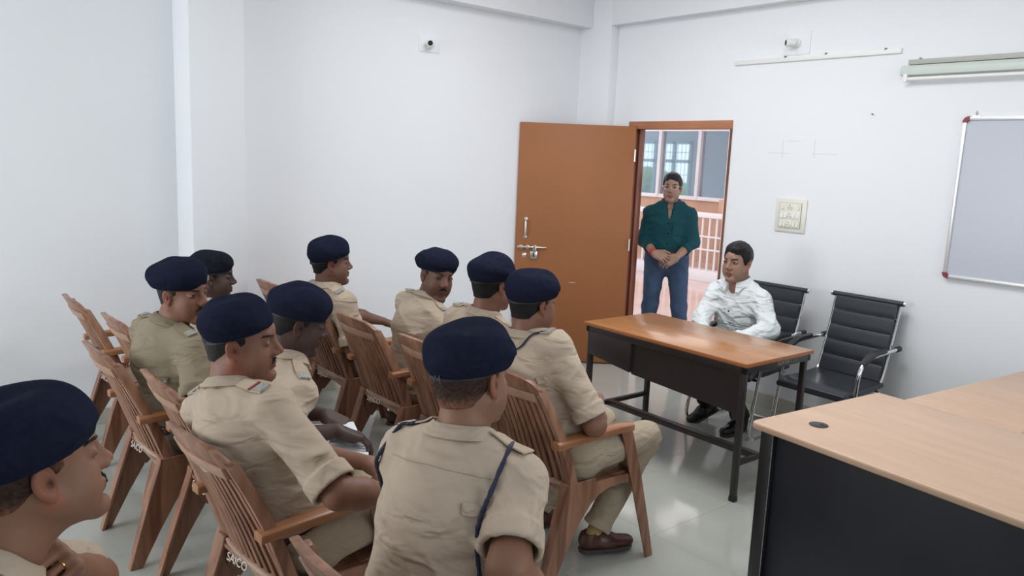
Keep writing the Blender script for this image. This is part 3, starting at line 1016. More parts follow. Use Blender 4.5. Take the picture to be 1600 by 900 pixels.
# ------------------------------------------------------------------ visitor chairs
def make_visitor(label):
    t = thing('visitor_chair', label, 'chair', (0, 0, 0), 0, 'black ribbed visitor chairs')
    # local: faces -x ; y across
    W = 0.213
    prof = [(0.20, 0.435), (0.235, 0.50), (0.285, 0.66), (0.325, 0.80), (0.355, 0.935)]
    pp = smooth_path([(a, 0, b) for a, b in prof], 6)
    # sling back with pads
    for k in range(5):
        z0 = 0.455 + k * 0.096
        z1 = z0 + 0.091

        def xz(z):
            for a, b in zip(pp, pp[1:]):
                if a.z <= z <= b.z:
                    return a.x + (b.x - a.x) * (z - a.z) / max(1e-6, b.z - a.z)
            return pp[-1].x
        m = MB()
        rings = []
        for i in range(7):
            q = i / 6
            z = z0 + (z1 - z0) * q
            b = 0.014 + 0.006 * math.sin(PI * q) ** 0.5
            rings.append([(xz(z) - b, -W + 0.012, z), (xz(z) - b, W - 0.012, z), (xz(z) + 0.012, W - 0.006, z), (xz(z) + 0.012, -W + 0.006, z)])
        m.loft(rings)
        build('back_pad', m, leather_m, t, smooth=True)
    m = MB(); m.tube([(0.352, -W - 0.018, 0.935), (0.352, W + 0.018, 0.935)], 0.017, 14)
    hb = build('head_bar', m, leather_m, t, smooth=True)
    for s in (-1, 1):
        m = MB(); m.lathe([(0.016, 0), (0.016, 0.012), (0.010, 0.018)], (0.352, s * (W + 0.018) if s > 0 else -(W + 0.036), 0.935), 14, 'y')
        build('end_cap', m, chrome_m, hb, smooth=True)
        m = MB()
        m.tube([(p.x + 0.004, s * W, p.z) for p in pp], 0.009, 8)
        build('back_tube', m, chrome_m, t, smooth=True)
    # seat
    m = MB()
    rings = []
    for i in range(12):
        q = i / 11
        x_ = -0.235 + 0.46 * q
        th = 0.030 + 0.012 * math.sin(PI * min(1, q * 1.4 + 0.15))
        drop = 0.028 * max(0, (0.18 - q) / 0.18) ** 2
        zc = 0.440 - 0.012 * math.sin(PI * q) - drop
        rings.append([(x_, -W - 0.015, zc - th * 0.8), (x_, W + 0.015, zc - th * 0.8), (x_, W + 0.022, zc - 0.008), (x_, W + 0.005, zc + 0.012), (x_, -W - 0.005, zc + 0.012), (x_, -W - 0.022, zc - 0.008)])
    m.loft(rings)
    build('seat', m, leather_m, t, bevel=0.008, seg=3)
    # cantilever frame each side: arm -> front -> floor runner
    for s in (-1, 1):
        y = s * (W + 0.035)
        path = [(0.30, y, 0.655), (0.16, y, 0.650), (-0.02, y, 0.640), (-0.10, y, 0.615), (-0.145, y, 0.54), (-0.165, y, 0.40), (-0.20, y, 0.20), (-0.225, y, 0.07), (-0.195, y, 0.018), (-0.12, y, 0.014), (0.10, y, 0.014), (0.24, y * 0.98, 0.014)]
        m = MB(); m.tube(smooth_path(path, 5), 0.0125, 10)
        fr = build('side_tube', m, chrome_m, t, smooth=True)
        m = MB(); m.tube([(0.295, y, 0.655), (0.335, y, 0.656)], 0.018, 12)
        build('tube_plug', m, rubber_m, fr, smooth=True)
        m = MB()
        rings = []
        for i in range(12):
            q = i / 11
            x_ = 0.15 - 0.27 * q
            zc = 0.664 - 0.004 * q - 0.055 * max(0, q - 0.45) ** 1.6 / 0.55 ** 1.6
            w = 0.024 * (1 - 0.35 * abs(2 * q - 1) ** 4)
            rings.append([(x_, y - w, zc - 0.008), (x_, y + w, zc - 0.008), (x_, y + w * 0.9, zc + 0.010), (x_, y, zc + 0.016), (x_, y - w * 0.9, zc + 0.010)])
        m.loft(rings)
        build('arm_pad', m, rubber_m, t, smooth=True)
        m = MB(); m.lathe([(0.018, 0), (0.018, 0.012)], (-0.19, y, 0.0), 12)
        build('foot_glide', m, white_pl, t, smooth=True)
        m = MB(); m.lathe([(0.018, 0), (0.018, 0.012)], (0.20, y * 0.98, 0.0), 12)
        build('foot_glide', m, white_pl, t, smooth=True)
    m = MB(); m.tube([(0.24, -(W + 0.033), 0.016), (0.24, W + 0.033, 0.016)], 0.0125, 10)
    build('rear_floor_tube', m, chrome_m, t, smooth=True)
    m = MB(); m.tube([(-0.175, -(W + 0.034), 0.392), (-0.175, W + 0.034, 0.392)], 0.010, 8); m.tube([(0.14, -(W + 0.034), 0.402), (0.14, W + 0.034, 0.402)], 0.010, 8)
    build('seat_bar', m, chrome_m, t, smooth=True)
    return t


v0 = make_visitor('empty black ribbed chrome armed visitor chair against the right wall')
v0.location = (4.632, 2.36, 0)
v0.rotation_euler = (0, 0, -0.02)
v1 = copy_tree(v0, None, (4.53, 2.945, 0), 0.0)
v1['label'] = 'black ribbed visitor chair under the seated man in the white shirt'

# ================================================================== figures: distance fields turned into continuous surfaces
def V3(*a):
    return np.array(a, dtype=np.float64)


def unit(v):
    return v / (np.linalg.norm(v) + 1e-12)


def smin(a, b, k):
    if k <= 0:
        return np.minimum(a, b)
    h = np.maximum(k - np.abs(a - b), 0.0) / k
    return np.minimum(a, b) - h * h * k * 0.25


class Field:
    def __init__(self, lo, hi, h):
        self.h = h
        self.lo = np.array(lo, dtype=np.float64)
        n = np.ceil((np.array(hi) - self.lo) / h).astype(int) + 1
        self.n = n
        self.ax = [np.float32(self.lo[i]) + np.arange(n[i], dtype=np.float32) * np.float32(h) for i in range(3)]
        self.D = np.full(tuple(n), 0.5, dtype=np.float32)

    def sl(self, lo, hi):
        s = []
        for i in range(3):
            a = int(max(0, math.floor((lo[i] - self.lo[i]) / self.h)))
            b = int(min(self.n[i], math.ceil((hi[i] - self.lo[i]) / self.h) + 1))
            if b <= a:
                return None
            s.append(slice(a, b))
        return tuple(s)

    def pts(self, s):
        return (self.ax[0][s[0]][:, None, None], self.ax[1][s[1]][None, :, None], self.ax[2][s[2]][None, None, :])

    def comb(self, s, d, k, op):
        if op == 'u':
            self.D[s] = smin(self.D[s], d, k)
        elif op == 's':
            self.D[s] = -smin(-self.D[s], d, k)

    def rc(self, a, b, ra, rb, k=0.02, flat=None, op='u', planes=()):
        """tapered round cone; flat=(axis, factor); planes: (point, outward normal) cutting this piece"""
        a = np.array(a, float); b = np.array(b, float)
        R = max(ra, rb) + k + 2.5 * self.h
        s = self.sl(np.minimum(a, b) - R, np.maximum(a, b) + R)
        if s is None:
            return self
        X, Y, Z = self.pts(s)
        ba = b - a
        L2 = float(ba @ ba) + 1e-12
        x, y, z = X - a[0], Y - a[1], Z - a[2]
        t = np.clip((x * ba[0] + y * ba[1] + z * ba[2]) / L2, 0, 1)
        x = x - t * ba[0]; y = y - t * ba[1]; z = z - t * ba[2]
        r = ra + (rb - ra) * t
        if flat is None:
            d = np.sqrt(x * x + y * y + z * z) - r
        else:
            n, f = flat
            q = (x * n[0] + y * n[1] + z * n[2])
            l1 = np.sqrt(x * x + y * y + z * z) + 1e-9
            g = q * (1.0 / f - 1.0)
            l2 = np.sqrt((x + g * n[0]) ** 2 + (y + g * n[1]) ** 2 + (z + g * n[2]) ** 2) + 1e-9
            d = (l2 - r) * l1 / l2
            d = np.where(l1 < 1e-4, -r * f, d)
        for p, nn in planes:
            d = np.maximum(d, (X - p[0]) * nn[0] + (Y - p[1]) * nn[1] + (Z - p[2]) * nn[2])
        self.comb(s, d.astype(np.float32), k, op)
        return self

    def el(self, c, r, R=None, k=0.02, op='u', planes=()):
        c = np.array(c, float)
        m = max(r) + k + 2.5 * self.h
        if R is None:
            mm = np.array(r) + k + 2.5 * self.h
        else:
            mm = np.array([m, m, m])
        s = self.sl(c - mm, c + mm)
        if s is None:
            return self
        X, Y, Z = self.pts(s)
        x, y, z = X - c[0], Y - c[1], Z - c[2]
        if R is not None:   # rows of R are the ellipsoid axes
            x, y, z = (R[0][0] * x + R[0][1] * y + R[0][2] * z, R[1][0] * x + R[1][1] * y + R[1][2] * z, R[2][0] * x + R[2][1] * y + R[2][2] * z)
        k0 = np.sqrt((x / r[0]) ** 2 + (y / r[1]) ** 2 + (z / r[2]) ** 2) + 1e-6
        k1 = np.sqrt((x / r[0] ** 2) ** 2 + (y / r[1] ** 2) ** 2 + (z / r[2] ** 2) ** 2) + 1e-6
        d = k0 * (k0 - 1.0) / k1
        for p, nn in planes:
            d = np.maximum(d, (X - p[0]) * nn[0] + (Y - p[1]) * nn[1] + (Z - p[2]) * nn[2])
        self.comb(s, d.astype(np.float32), k, op)
        return self

    def cut(self, p, n, k=0.0):
        X, Y, Z = self.pts((slice(None),) * 3)
        d = ((X - p[0]) * n[0] + (Y - p[1]) * n[1] + (Z - p[2]) * n[2]).astype(np.float32)
        self.D = -smin(-self.D, -d, k)
        return self

    def disp(self, fn):
        X, Y, Z = self.pts((slice(None),) * 3)
        self.D = self.D + fn(X, Y, Z).astype(np.float32)
        return self

    def sample(self, p):
        q = (np.array(p) - self.lo) / self.h
        q = np.clip(q, 0, self.n - 1.001)
        i = q.astype(int)
        f = q - i
        r = 0.0
        for a in (0, 1):
            for b in (0, 1):
                for c in (0, 1):
                    r += self.D[i[0] + a, i[1] + b, i[2] + c] * (f[0] if a else 1 - f[0]) * (f[1] if b else 1 - f[1]) * (f[2] if c else 1 - f[2])
        return float(r)

    def hit(self, p, d, tmax=0.6, off=0.0):
        """march from p along d to the surface"""
        d = unit(np.array(d, float)); p = np.array(p, float)
        t = 0.0
        while t < tmax:
            v = self.sample(p + d * t)
            if v < off + 0.0008:
                break
            t += max(0.001, min(v, 0.03) * 0.7)
        return p + d * t

    def grad(self, p):
        e = self.h
        return unit(np.array([self.sample(p + V3(e, 0, 0)) - self.sample(p - V3(e, 0, 0)), self.sample(p + V3(0, e, 0)) - self.sample(p - V3(0, e, 0)), self.sample(p + V3(0, 0, e)) - self.sample(p - V3(0, 0, e))]))

    def mesh(self, relax=1):
        """naive surface nets"""
        D = np.nan_to_num(self.D, nan=0.001)
        S = D < 0
        nx, ny, nz = D.shape
        cnt = np.zeros((nx - 1, ny - 1, nz - 1), np.int8)
        for a in (0, 1):
            for b in (0, 1):
                for c in (0, 1):
                    cnt += S[a:nx - 1 + a, b:ny - 1 + b, c:nz - 1 + c]
        act = (cnt > 0) & (cnt < 8)
        I = np.argwhere(act)
        if len(I) == 0:
            return np.zeros((0, 3)), np.zeros((0, 4), int)
        idx = np.full(act.shape, -1, np.int32)
        idx[act] = np.arange(len(I))
        acc = np.zeros((len(I), 3)); num = np.zeros(len(I))
        cor = [(a, b, c) for a in (0, 1) for b in (0, 1) for c in (0, 1)]
        vals = {c: D[I[:, 0] + c[0], I[:, 1] + c[1], I[:, 2] + c[2]].astype(np.float64) for c in cor}
        for c0 in cor:
            for axis in range(3):
                if c0[axis] == 1:
                    continue
                c1 = tuple(1 if i == axis else c0[i] for i in range(3))
                v0, v1 = vals[c0], vals[c1]
                m = (v0 < 0) != (v1 < 0)
                t = np.where(m, v0 / np.where(m, v0 - v1, 1), 0)
                for i in range(3):
                    acc[:, i] += np.where(m, (t if i == axis else c0[i]), 0)
                num += m
        P = acc / num[:, None] + I
        quads = []
        for axis in range(3):
            sA = [slice(1, -1)] * 3
            sA[axis] = slice(0, D.shape[axis] - 1)
            sB = list(sA)
            sB[axis] = slice(1, D.shape[axis])
            a, b = S[tuple(sA)], S[tuple(sB)]
            E = np.argwhere(a != b)
            if len(E) == 0:
                continue
            flip = a[E[:, 0], E[:, 1], E[:, 2]]
            o1, o2 = [(1, 2), (2, 0), (0, 1)][axis]
            base = E.copy()
            for i in range(3):
                if i != axis:
                    base[:, i] += 1
            def cell(d1, d2):
                q = base.copy()
                q[:, o1] -= d1
                q[:, o2] -= d2
                return idx[q[:, 0], q[:, 1], q[:, 2]]
            q0, q1, q2, q3 = cell(1, 1), cell(0, 1), cell(0, 0), cell(1, 0)
            Q = np.stack([q0, q1, q2, q3], 1)
            Q[~flip] = Q[~flip][:, ::-1]
            quads.append(Q)
        Q = np.concatenate(quads)
        Q = Q[(Q >= 0).all(1)]
        for _ in range(relax):
            s = np.zeros_like(P); c = np.zeros(len(P))
            for i in range(4):
                j = (i + 1) % 4
                np.add.at(s, Q[:, i], P[Q[:, j]]); np.add.at(c, Q[:, i], 1)
                np.add.at(s, Q[:, j], P[Q[:, i]]); np.add.at(c, Q[:, j], 1)
            P = P * 0.5 + 0.5 * s / np.maximum(c, 1)[:, None]
        return P * self.h + self.lo, Q


def mesh_obj(name, parts, mats, parent, origin=(0, 0, 0), label=None, matidx=None):
    """parts: list of (V, Q, tint or None)"""
    Vs, Qs, Ts = [], [], []
    o = 0
    for p in parts:
        V, Q = p[0], p[1]
        T = p[2] if len(p) > 2 and p[2] is not None else np.ones((len(V), 3))
        Vs.append(V); Qs.append(Q + o); Ts.append(T)
        o += len(V)
    V = np.concatenate(Vs) - np.array(origin); Q = np.concatenate(Qs); T = np.concatenate(Ts)
    me = bpy.data.meshes.new(name)
    me.vertices.add(len(V)); me.vertices.foreach_set('co', V.astype(np.float32).ravel())
    me.loops.add(len(Q) * 4); me.loops.foreach_set('vertex_index', Q.astype(np.int32).ravel())
    me.polygons.add(len(Q))
    me.polygons.foreach_set('loop_start', np.arange(0, len(Q) * 4, 4, dtype=np.int32))
    me.polygons.foreach_set('loop_total', np.full(len(Q), 4, dtype=np.int32))
    me.polygons.foreach_set('use_smooth', np.ones(len(Q), dtype=bool))
    if not isinstance(mats, (list, tuple)):
        mats = [mats]
    for m in mats:
        me.materials.append(m)
    if matidx is not None:
        me.polygons.foreach_set('material_index', matidx)
    me.update(calc_edges=True)
    me.validate()
    if name in ('trousers', 'shirt', 'body', 'beret'):
        bm = bmesh.new()
        bm.from_mesh(me)
        es = [e for e in bm.edges if len(e.link_faces) == 1]
        if es:
            bmesh.ops.holes_fill(bm, edges=es, sides=16)
            for f in bm.faces:
                f.smooth = True
            bm.to_mesh(me)
        bm.free()
    at = me.attributes.new('Tint', 'FLOAT_COLOR', 'POINT')
    at.data.foreach_set('color', np.concatenate([T, np.ones((len(T), 1))], 1).astype(np.float32).ravel())
    ob = bpy.data.objects.new(name, me)
    COL.objects.link(ob)
    ob.parent = parent
    if label:
        ob['label'] = label
    return ob


def hframe(az, pitch=0, roll=0):
    """columns: forward, left, up.  pitch>0 looks up; roll>0 tilts the head to its right"""
    a, p, r = math.radians(az), math.radians(pitch), math.radians(roll)
    f = V3(math.cos(a) * math.cos(p), math.sin(a) * math.cos(p), math.sin(p))
    l = V3(-math.sin(a), math.cos(a), 0)
    u = np.cross(f, l)
    l2 = l * math.cos(r) + u * math.sin(r)
    u2 = -l * math.sin(r) + u * math.cos(r)
    return np.stack([f, l2, u2], 1)


def sstep(a, b, x):
    t = np.clip((x - a) / (b - a), 0, 1)
    return t * t * (3 - 2 * t)


def make_head(P, h, nb, sc=1.0, fat=0.0, jaw=0.0, nose=1.0, ear=1.0, shave=0.88, lipc=(0.72, 0.50, 0.48), age=0.0):
    """head surface in head-local space. nb: neck base in head-local coordinates"""
    F = Field((-0.15, -0.115, -0.215), (0.14, 0.115, 0.135), h)
    F.el((-0.014, 0, 0.033), (0.098, 0.0755, 0.089), k=0.01)
    F.el((0.030, 0, -0.030), (0.060, 0.056 + fat * 0.006, 0.084), k=0.03)
    for s in (-1, 1):
        F.rc((-0.006, s * (0.054 + fat * 0.006), -0.048), (0.068, s * 0.016, -0.106 - jaw), 0.017 + fat * 0.008, 0.015 + fat * 0.004, k=0.035)
        F.el((0.052, s * 0.039, -0.026), (0.030, 0.022 + fat * 0.006, 0.024), k=0.022)      # cheekbone
        F.el((0.045, s * (0.038 + fat * 0.004), -0.060), (0.034, 0.024 + fat * 0.008, 0.034), k=0.025)  # cheek
    F.el((0.079, 0, -0.106 - jaw), (0.018, 0.022, 0.017), k=0.02)                            # chin
    F.rc((0.080, -0.030, 0.026), (0.080, 0.030, 0.026), 0.011, 0.011, k=0.018)               # brow ridge
    F.rc((0.055, 0, 0.055), (0.070, 0, 0.040), 0.035, 0.03, k=0.02)
    for s in (-1, 1):
        F.el((0.101, s * 0.030, 0.006), (0.017, 0.016, 0.011), k=0.014, op='s')              # sockets
    # nose
    F.rc((0.080, 0, 0.016), (0.088, 0, -0.030), 0.0125, 0.0165, k=0.014)
    F.rc((0.089, 0, 0.016), (0.104 + 0.006 * nose, 0, -0.023), 0.0075, 0.0105 * nose, k=0.012)
    F.el((0.106 + 0.006 * nose, 0, -0.029), (0.0115, 0.0115 * nose, 0.0095), k=0.008)
    for s in (-1, 1):
        F.el((0.101, s * 0.0135 * nose, -0.034), (0.012, 0.0075, 0.0085), k=0.006)
        F.el((0.106, s * 0.0075 * nose, -0.0425), (0.0055, 0.0040, 0.0045), k=0.002, op='s')
    # mouth
    F.rc((0.091, -0.014, -0.064), (0.091, 0.014, -0.064), 0.0085, 0.0085, k=0.012)
    F.rc((0.086, -0.022, -0.068), (0.0945, 0, -0.0650), 0.0040, 0.0052, k=0.006)
    F.rc((0.086, 0.022, -0.068), (0.0945, 0, -0.0650), 0.0040, 0.0052, k=0.006)
    F.rc((0.087, -0.016, -0.0755), (0.0925, 0, -0.0765), 0.0045, 0.0058, k=0.006)
    F.rc((0.087, 0.016, -0.0755), (0.0925, 0, -0.0765), 0.0045, 0.0058, k=0.006)
    F.rc((0.094, -0.022, -0.0702), (0.1000, 0, -0.0708), 0.0012, 0.0016, k=0.003, op='s')
    F.rc((0.094, 0.022, -0.0702), (0.1000, 0, -0.0708), 0.0012, 0.0016, k=0.003, op='s')
    F.el((0.090, 0, -0.091), (0.006, 0.014, 0.004), k=0.008, op='s')
    # ears
    for s in (-1, 1):
        R = np.array([[0.97, s * -0.20, 0.12], [s * 0.22, 0.97, 0.0], [-0.12, 0.03, 0.99]])
        c = V3(-0.012, s * 0.0775 * (1 + fat * 0.03), -0.006)
        F.el(c, (0.019 * ear, 0.0085, 0.031 * ear), R=R, k=0.006)
        F.el(c + V3(0.004, s * 0.0080, 0.002), (0.0122 * ear, 0.0072, 0.0215 * ear), R=R, k=0.003, op='s')
        F.rc(c + V3(0.003, s * 0.002, -0.012), c + V3(-0.003, s * 0.003, 0.012), 0.0035, 0.003, k=0.004)
        F.el(c + V3(0.006, 0, -0.027), (0.008, 0.006, 0.009), k=0.006)
        F.el(c + V3(0.009, s * 0.004, -0.004), (0.005, 0.006, 0.007), k=0.003, op='s')
    # eyes: lids
    for s in (-1, 1):
        e = V3(0.0765, s * 0.031, 0.006)
        F.el(e, (0.0150, 0.0175, 0.0140), k=0.004, planes=((e + V3(0, 0, 0.0043), unit(V3(-0.12, s * 0.05, -1))),))
        F.el(e, (0.0145, 0.0172, 0.0136), k=0.004, planes=((e + V3(0, 0, -0.0052), unit(V3(-0.1, 0, 1))),))
        for q in (-1, 1):
            F.el(e + V3(0.0065, q * 0.0150, -0.001), (0.0055, 0.0040, 0.0055), k=0.003)
        F.el(e + V3(-0.006, s * 0.0140, 0), (0.0095, 0.0058, 0.0100), k=0.004)
    # neck
    nb = np.array(nb)
    F.rc((-0.032, 0, -0.055), nb, 0.055 + fat * 0.004, 0.064 + fat * 0.006, k=0.03)
    F.rc((-0.01, 0, -0.075), nb + V3(0.03, 0, 0.02), 0.045 + fat * 0.008, 0.05, k=0.03)
    V, Q = F.mesh(1)
    x, y, z = V[:, 0], V[:, 1], V[:, 2]
    T = np.ones((len(V), 3))

    def mul(w, c):
        for i in range(3):
            T[:, i] *= 1 - w * (1 - c[i])
    ay = np.abs(y)
    lw = sstep(0.088, 0.093, x) * (1 - sstep(0.020, 0.026, ay)) * sstep(-0.086, -0.082, z) * (1 - sstep(-0.063, -0.059, z))
    mul(lw, lipc)
    mul(sstep(0.06, 0.08, x) * np.exp(-((z - 0.004) / 0.012) ** 2 - ((ay - 0.031) / 0.018) ** 2), (0.72, 0.66, 0.64))
    bw = sstep(-0.03, 0.02, x) * (1 - sstep(-0.058, -0.042, z)) * sstep(-0.17, -0.12, z)
    mul(bw * (1 - lw), (shave, shave, shave * 1.02))
    mul(sstep(0.070, 0.076, ay) * (1 - sstep(0.02, 0.03, x)), (1.10, 0.86, 0.80))
    mul(sstep(0.105, 0.115, x), (1.04, 0.92, 0.90))
    mul(np.exp(-((x + 0.002) / 0.008) ** 2 - ((z + 0.008) / 0.010) ** 2) * (ay > 0.062), (0.35, 0.28, 0.26))  # ear hollow: its shade is painted into the skin tint
    return F, V, Q, T


def xf(V, M, o):
    return V @ M.T + o


def make_hair(F, h, style):
    """shell over the skull, in head-local space"""
    G = Field((-0.15, -0.115, -0.12), (0.14, 0.115, 0.150), h)
    X, Y, Z = G.pts((slice(None),) * 3)
    if style == 'full':
        G.el((-0.016, 0, 0.036), (0.105, 0.0845, 0.098), k=0.0)
        G.el((0.030, 0.004, 0.088), (0.060, 0.062, 0.036), k=0.02)
        n = 0.0009 * np.sin(Y * 420 + 3 * np.sin(X * 40) + Z * 60) + 0.0012 * np.sin(Y * 130 + X * 40)
        G.D += n.astype(np.float32)
        # front hairline, temples, sideburns, nape
        hl = np.where(X > 0.03, 0.052 + 0.25 * (np.abs(Y)) ** 1.0 * 0.25, -0.04 + 0 * X)
        side = 0.052 - sstep(0.058, 0.012, X) * 0.085
        low = side * sstep(0.075, 0.035, X) + hl * (1 - sstep(0.075, 0.035, X))
        low = np.where(X < 0.012, -0.030 - 0.03 * sstep(0.0, -0.06, X), low)
        G.D = np.maximum(G.D, (low - Z).astype(np.float32))
    else:
        G.el((-0.015, 0, 0.033), (0.1005, 0.0778, 0.091), k=0.0)
        G.rc((-0.040, 0, -0.03), (-0.046, 0, -0.062), 0.062, 0.054, k=0.02, flat=((0, 1, 0), 0.92))
        low = -0.052 + sstep(-0.03, 0.028, X) * 0.058
        lo2 = np.where(X > 0.028, 0.5, low)
        G.D = np.maximum(G.D, (lo2 - Z).astype(np.float32))
        G.D = np.maximum(G.D, (Z - 0.075).astype(np.float32))
        # clear of the ear
        for s in (-1, 1):
            G.el((-0.008, s * 0.082, -0.008), (0.024, 0.016, 0.034), k=0.004, op='s')
    V, Q = G.mesh(0)
    return V, Q


def make_beret(h, tilt, pull, puff, seed):
    G = Field((-0.19, -0.19, -0.04), (0.19, 0.19, 0.19), h)
    tp = math.tan(math.radians(tilt))
    # cloth body
    G.el((-0.012, 0.0, 0.074), (0.118, 0.098, 0.066 + puff * 0.012), k=0.0)
    G.el((-0.020, pull * 0.026, 0.070), (0.112, 0.099, 0.050 + puff * 0.015), k=0.045)
    G.el((0.026, pull * -0.012, 0.090), (0.064, 0.072, 0.044), k=0.04)
    G.el((-0.014, pull * 0.006, 0.052), (0.110, 0.0900, 0.070), k=0.03)
    rs = random.Random(seed)
    ph = [rs.uniform(0, 6.28) for _ in range(4)]
    X, Y, Z = G.pts((slice(None),) * 3)
    G.D = G.D + (0.0035 * np.sin(X * 34 + ph[0] + 2 * Y * 12) * np.cos(Y * 38 + ph[1]) + 0.0025 * np.sin(Z * 60 + X * 25 + ph[2])).astype(np.float32) * (Z > 0.06)
    # dent towards the pulled side
    G.rc((0.02, pull * 0.02, 0.166), (-0.07, pull * 0.05, 0.152), 0.012, 0.016, k=0.03, op='s')
    # lower edge: higher over the brow
    pl = 0.040 - 0.010 * (X / 0.1) * 0
    low = 0.030 + tp * (X + 0.0) 
    G.D = np.maximum(G.D, (low - Z + 0 * Y).astype(np.float32))
    # gather under the bulge: pinch just above the band
    V, Q = G.mesh(1)
    # band strip
    B = MB()
    rings = []
    n = 40
    for kk in range(n + 1):
        a = 2 * PI * kk / n
        bx_, by_ = -0.013 + 0.1085 * math.cos(a) * 0.985, 0.0855 * math.sin(a) * 0.985
        z0 = 0.028 + tp * bx_
        rings.append([(bx_ * 1.0, by_, z0 - 0.004), (bx_ + 0.0035 * math.cos(a), by_ + 0.0035 * math.sin(a), z0 - 0.004), (bx_ + 0.0045 * math.cos(a), by_ + 0.0045 * math.sin(a), z0 + 0.010), (bx_, by_, z0 + 0.010)])
    B.loft(rings)
    return V, Q, B


def arm_piece(sh, el, wr, fd, nz, thumb, curl=0.35, h=0.0035, fat=1.0, spread=0.0, fingers=True, el_only=False):
    """forearm, elbow and hand as one surface, world space. fd finger direction, nz back-of-hand normal, thumb=+1/-1 side"""
    sh, el, wr = map(lambda v: np.array(v, float), (sh, el, wr))
    fd = unit(np.array(fd, float)); nz = np.array(nz, float); nz = unit(nz - fd * (nz @ fd))
    ly = np.cross(nz, fd) * thumb
    up0 = el + (sh - el) * 0.75
    P = [up0, el, wr, wr + fd * 0.21 - nz * 0.02, wr + fd * 0.1 + ly * 0.09, wr + fd * 0.08 - nz * 0.12, wr - ly * 0.05]
    lo = np.min(P, 0) - 0.075; hi = np.max(P, 0) + 0.075
    F = Field(lo, hi, h)
    F.rc(up0, el, 0.052 * fat, 0.043 * fat, k=0.0)
    mid = el + (wr - el) * 0.3
    F.rc(el, mid, 0.042 * fat, 0.045 * fat, k=0.03)
    F.rc(mid, wr, 0.045 * fat, 0.027 * (0.5 + fat * 0.5), k=0.02, flat=(nz, 0.92))
    # bony elbow
    ax = unit(el - (sh + wr) * 0.5)
    F.el(el + ax * 0.018, (0.024, 0.024, 0.024), k=0.02)
    if fingers:
        kn = []
        for i, (yy, bl) in enumerate(((0.031, 0.092), (0.0105, 0.096), (-0.0105, 0.092), (-0.030, 0.084))):
            b = wr + fd * bl + ly * yy
            kn.append(b)
            F.rc(wr + ly * yy * 0.55 + fd * 0.01, b, 0.0185, 0.0125, k=0.012, flat=(nz, 0.85))
        F.rc(wr + fd * 0.02 + ly * 0.02 - nz * 0.006, wr + fd * 0.055 + ly * 0.035 - nz * 0.010, 0.020, 0.015, k=0.015)
        F.rc(wr + fd * 0.02 - ly * 0.02 - nz * 0.006, wr + fd * 0.07 - ly * 0.026 - nz * 0.008, 0.018, 0.013, k=0.015)
        for i, L in enumerate(((0.042, 0.026, 0.021), (0.046, 0.029, 0.022), (0.043, 0.027, 0.021), (0.034, 0.020, 0.019))):
            a = 0.15 + curl * (0.9 + 0.1 * i)
            p = kn[i]
            d0 = unit(fd + ly * (0.10 - 0.07 * i) * (1 + spread))
            r = (0.0092, 0.0094, 0.0090, 0.0080)[i]
            ang = 0.0
            for j in range(3):
                ang += a * (1.0, 1.15, 0.7)[j]
                d = d0 * math.cos(ang) - nz * math.sin(ang)
                q = p + d * L[j]
                F.rc(p, q, r * (1, 0.93, 0.87)[j], r * (0.93, 0.87, 0.78)[j], k=0.0035 if j else 0.008)
                p = q
        t0 = wr + fd * 0.030 + ly * 0.030 - nz * 0.004
        t1 = t0 + unit(fd * 0.75 + ly * 0.62 - nz * 0.25) * 0.042
        t2 = t1 + unit(fd * 0.95 + ly * 0.15 - nz * 0.30) * 0.030
        t3 = t2 + unit(fd * 0.95 - ly * 0.05 - nz * 0.35) * 0.024
        F.rc(t0, t1, 0.0155, 0.0115, k=0.012)
        F.rc(t1, t2, 0.0112, 0.0100, k=0.004)
        F.rc(t2, t3, 0.0102, 0.0085, k=0.003)
    V, Q = F.mesh(1)
    # darker knuckles and elbow
    T = np.ones((len(V), 3))
    e = np.exp(-((np.linalg.norm(V - (el + ax * 0.035), axis=1)) / 0.035) ** 2)
    for i, c in enumerate((0.22, 0.26, 0.26)):
        T[:, i] *= 1 - e * c
    return (V, Q, T)


def folds(seed, amp, scale=1.0, stretch=(1, 1, 1.6)):
    rs = random.Random(seed)
    W = []
    for i in range(4):
        d = V3(rs.uniform(-1, 1), rs.uniform(-1, 1), rs.uniform(0.6, 1.6) * rs.choice((-1, 1)))
        d = unit(d) * rs.uniform(42, 85) * scale
        W.append((d, rs.uniform(0, 6.28), rs.uniform(8, 16), rs.uniform(0, 6.28)))

    def fn(X, Y, Z):
        r = 0
        for d, p, w, q in W:
            ph = X * d[0] + Y * d[1] + Z * d[2] + p + 1.7 * np.sin(X * w + Z * w * 0.7 + q) + 1.3 * np.sin(Y * w * 1.2 - Z * w * 0.5 + q * 2)
            mask = 0.5 + 0.5 * np.sin(X * w * 0.6 + Y * w * 0.9 - q + Z * 7)
            r = r + np.maximum(1 - np.abs(np.sin(ph * 0.5)), 0) ** 2.5 * mask * mask
        return -amp * (r - 0.5)
    return fn


SKINS = {}


def loft_strip(pts, nrm, w, th, wdir=None):
    """flat ribbon through pts (world), returns MB"""
    m = MB()
    rings = []
    n = len(pts)
    for i in range(n):
        t = unit(pts[min(i + 1, n - 1)] - pts[max(i - 1, 0)])
        nn = unit(nrm[i] - t * (nrm[i] @ t))
        s = np.cross(t, nn)
        ww = w[i] if isinstance(w, (list, tuple)) else w
        rings.append([pts[i] - s * ww, pts[i] + s * ww, pts[i] + s * ww + nn * th, pts[i] - s * ww + nn * th])
    m.loft(rings)
    return m


def shift(m, o):
    m.v = [(a - o[0], b - o[1], c - o[2]) for a, b, c in m.v]
    return m


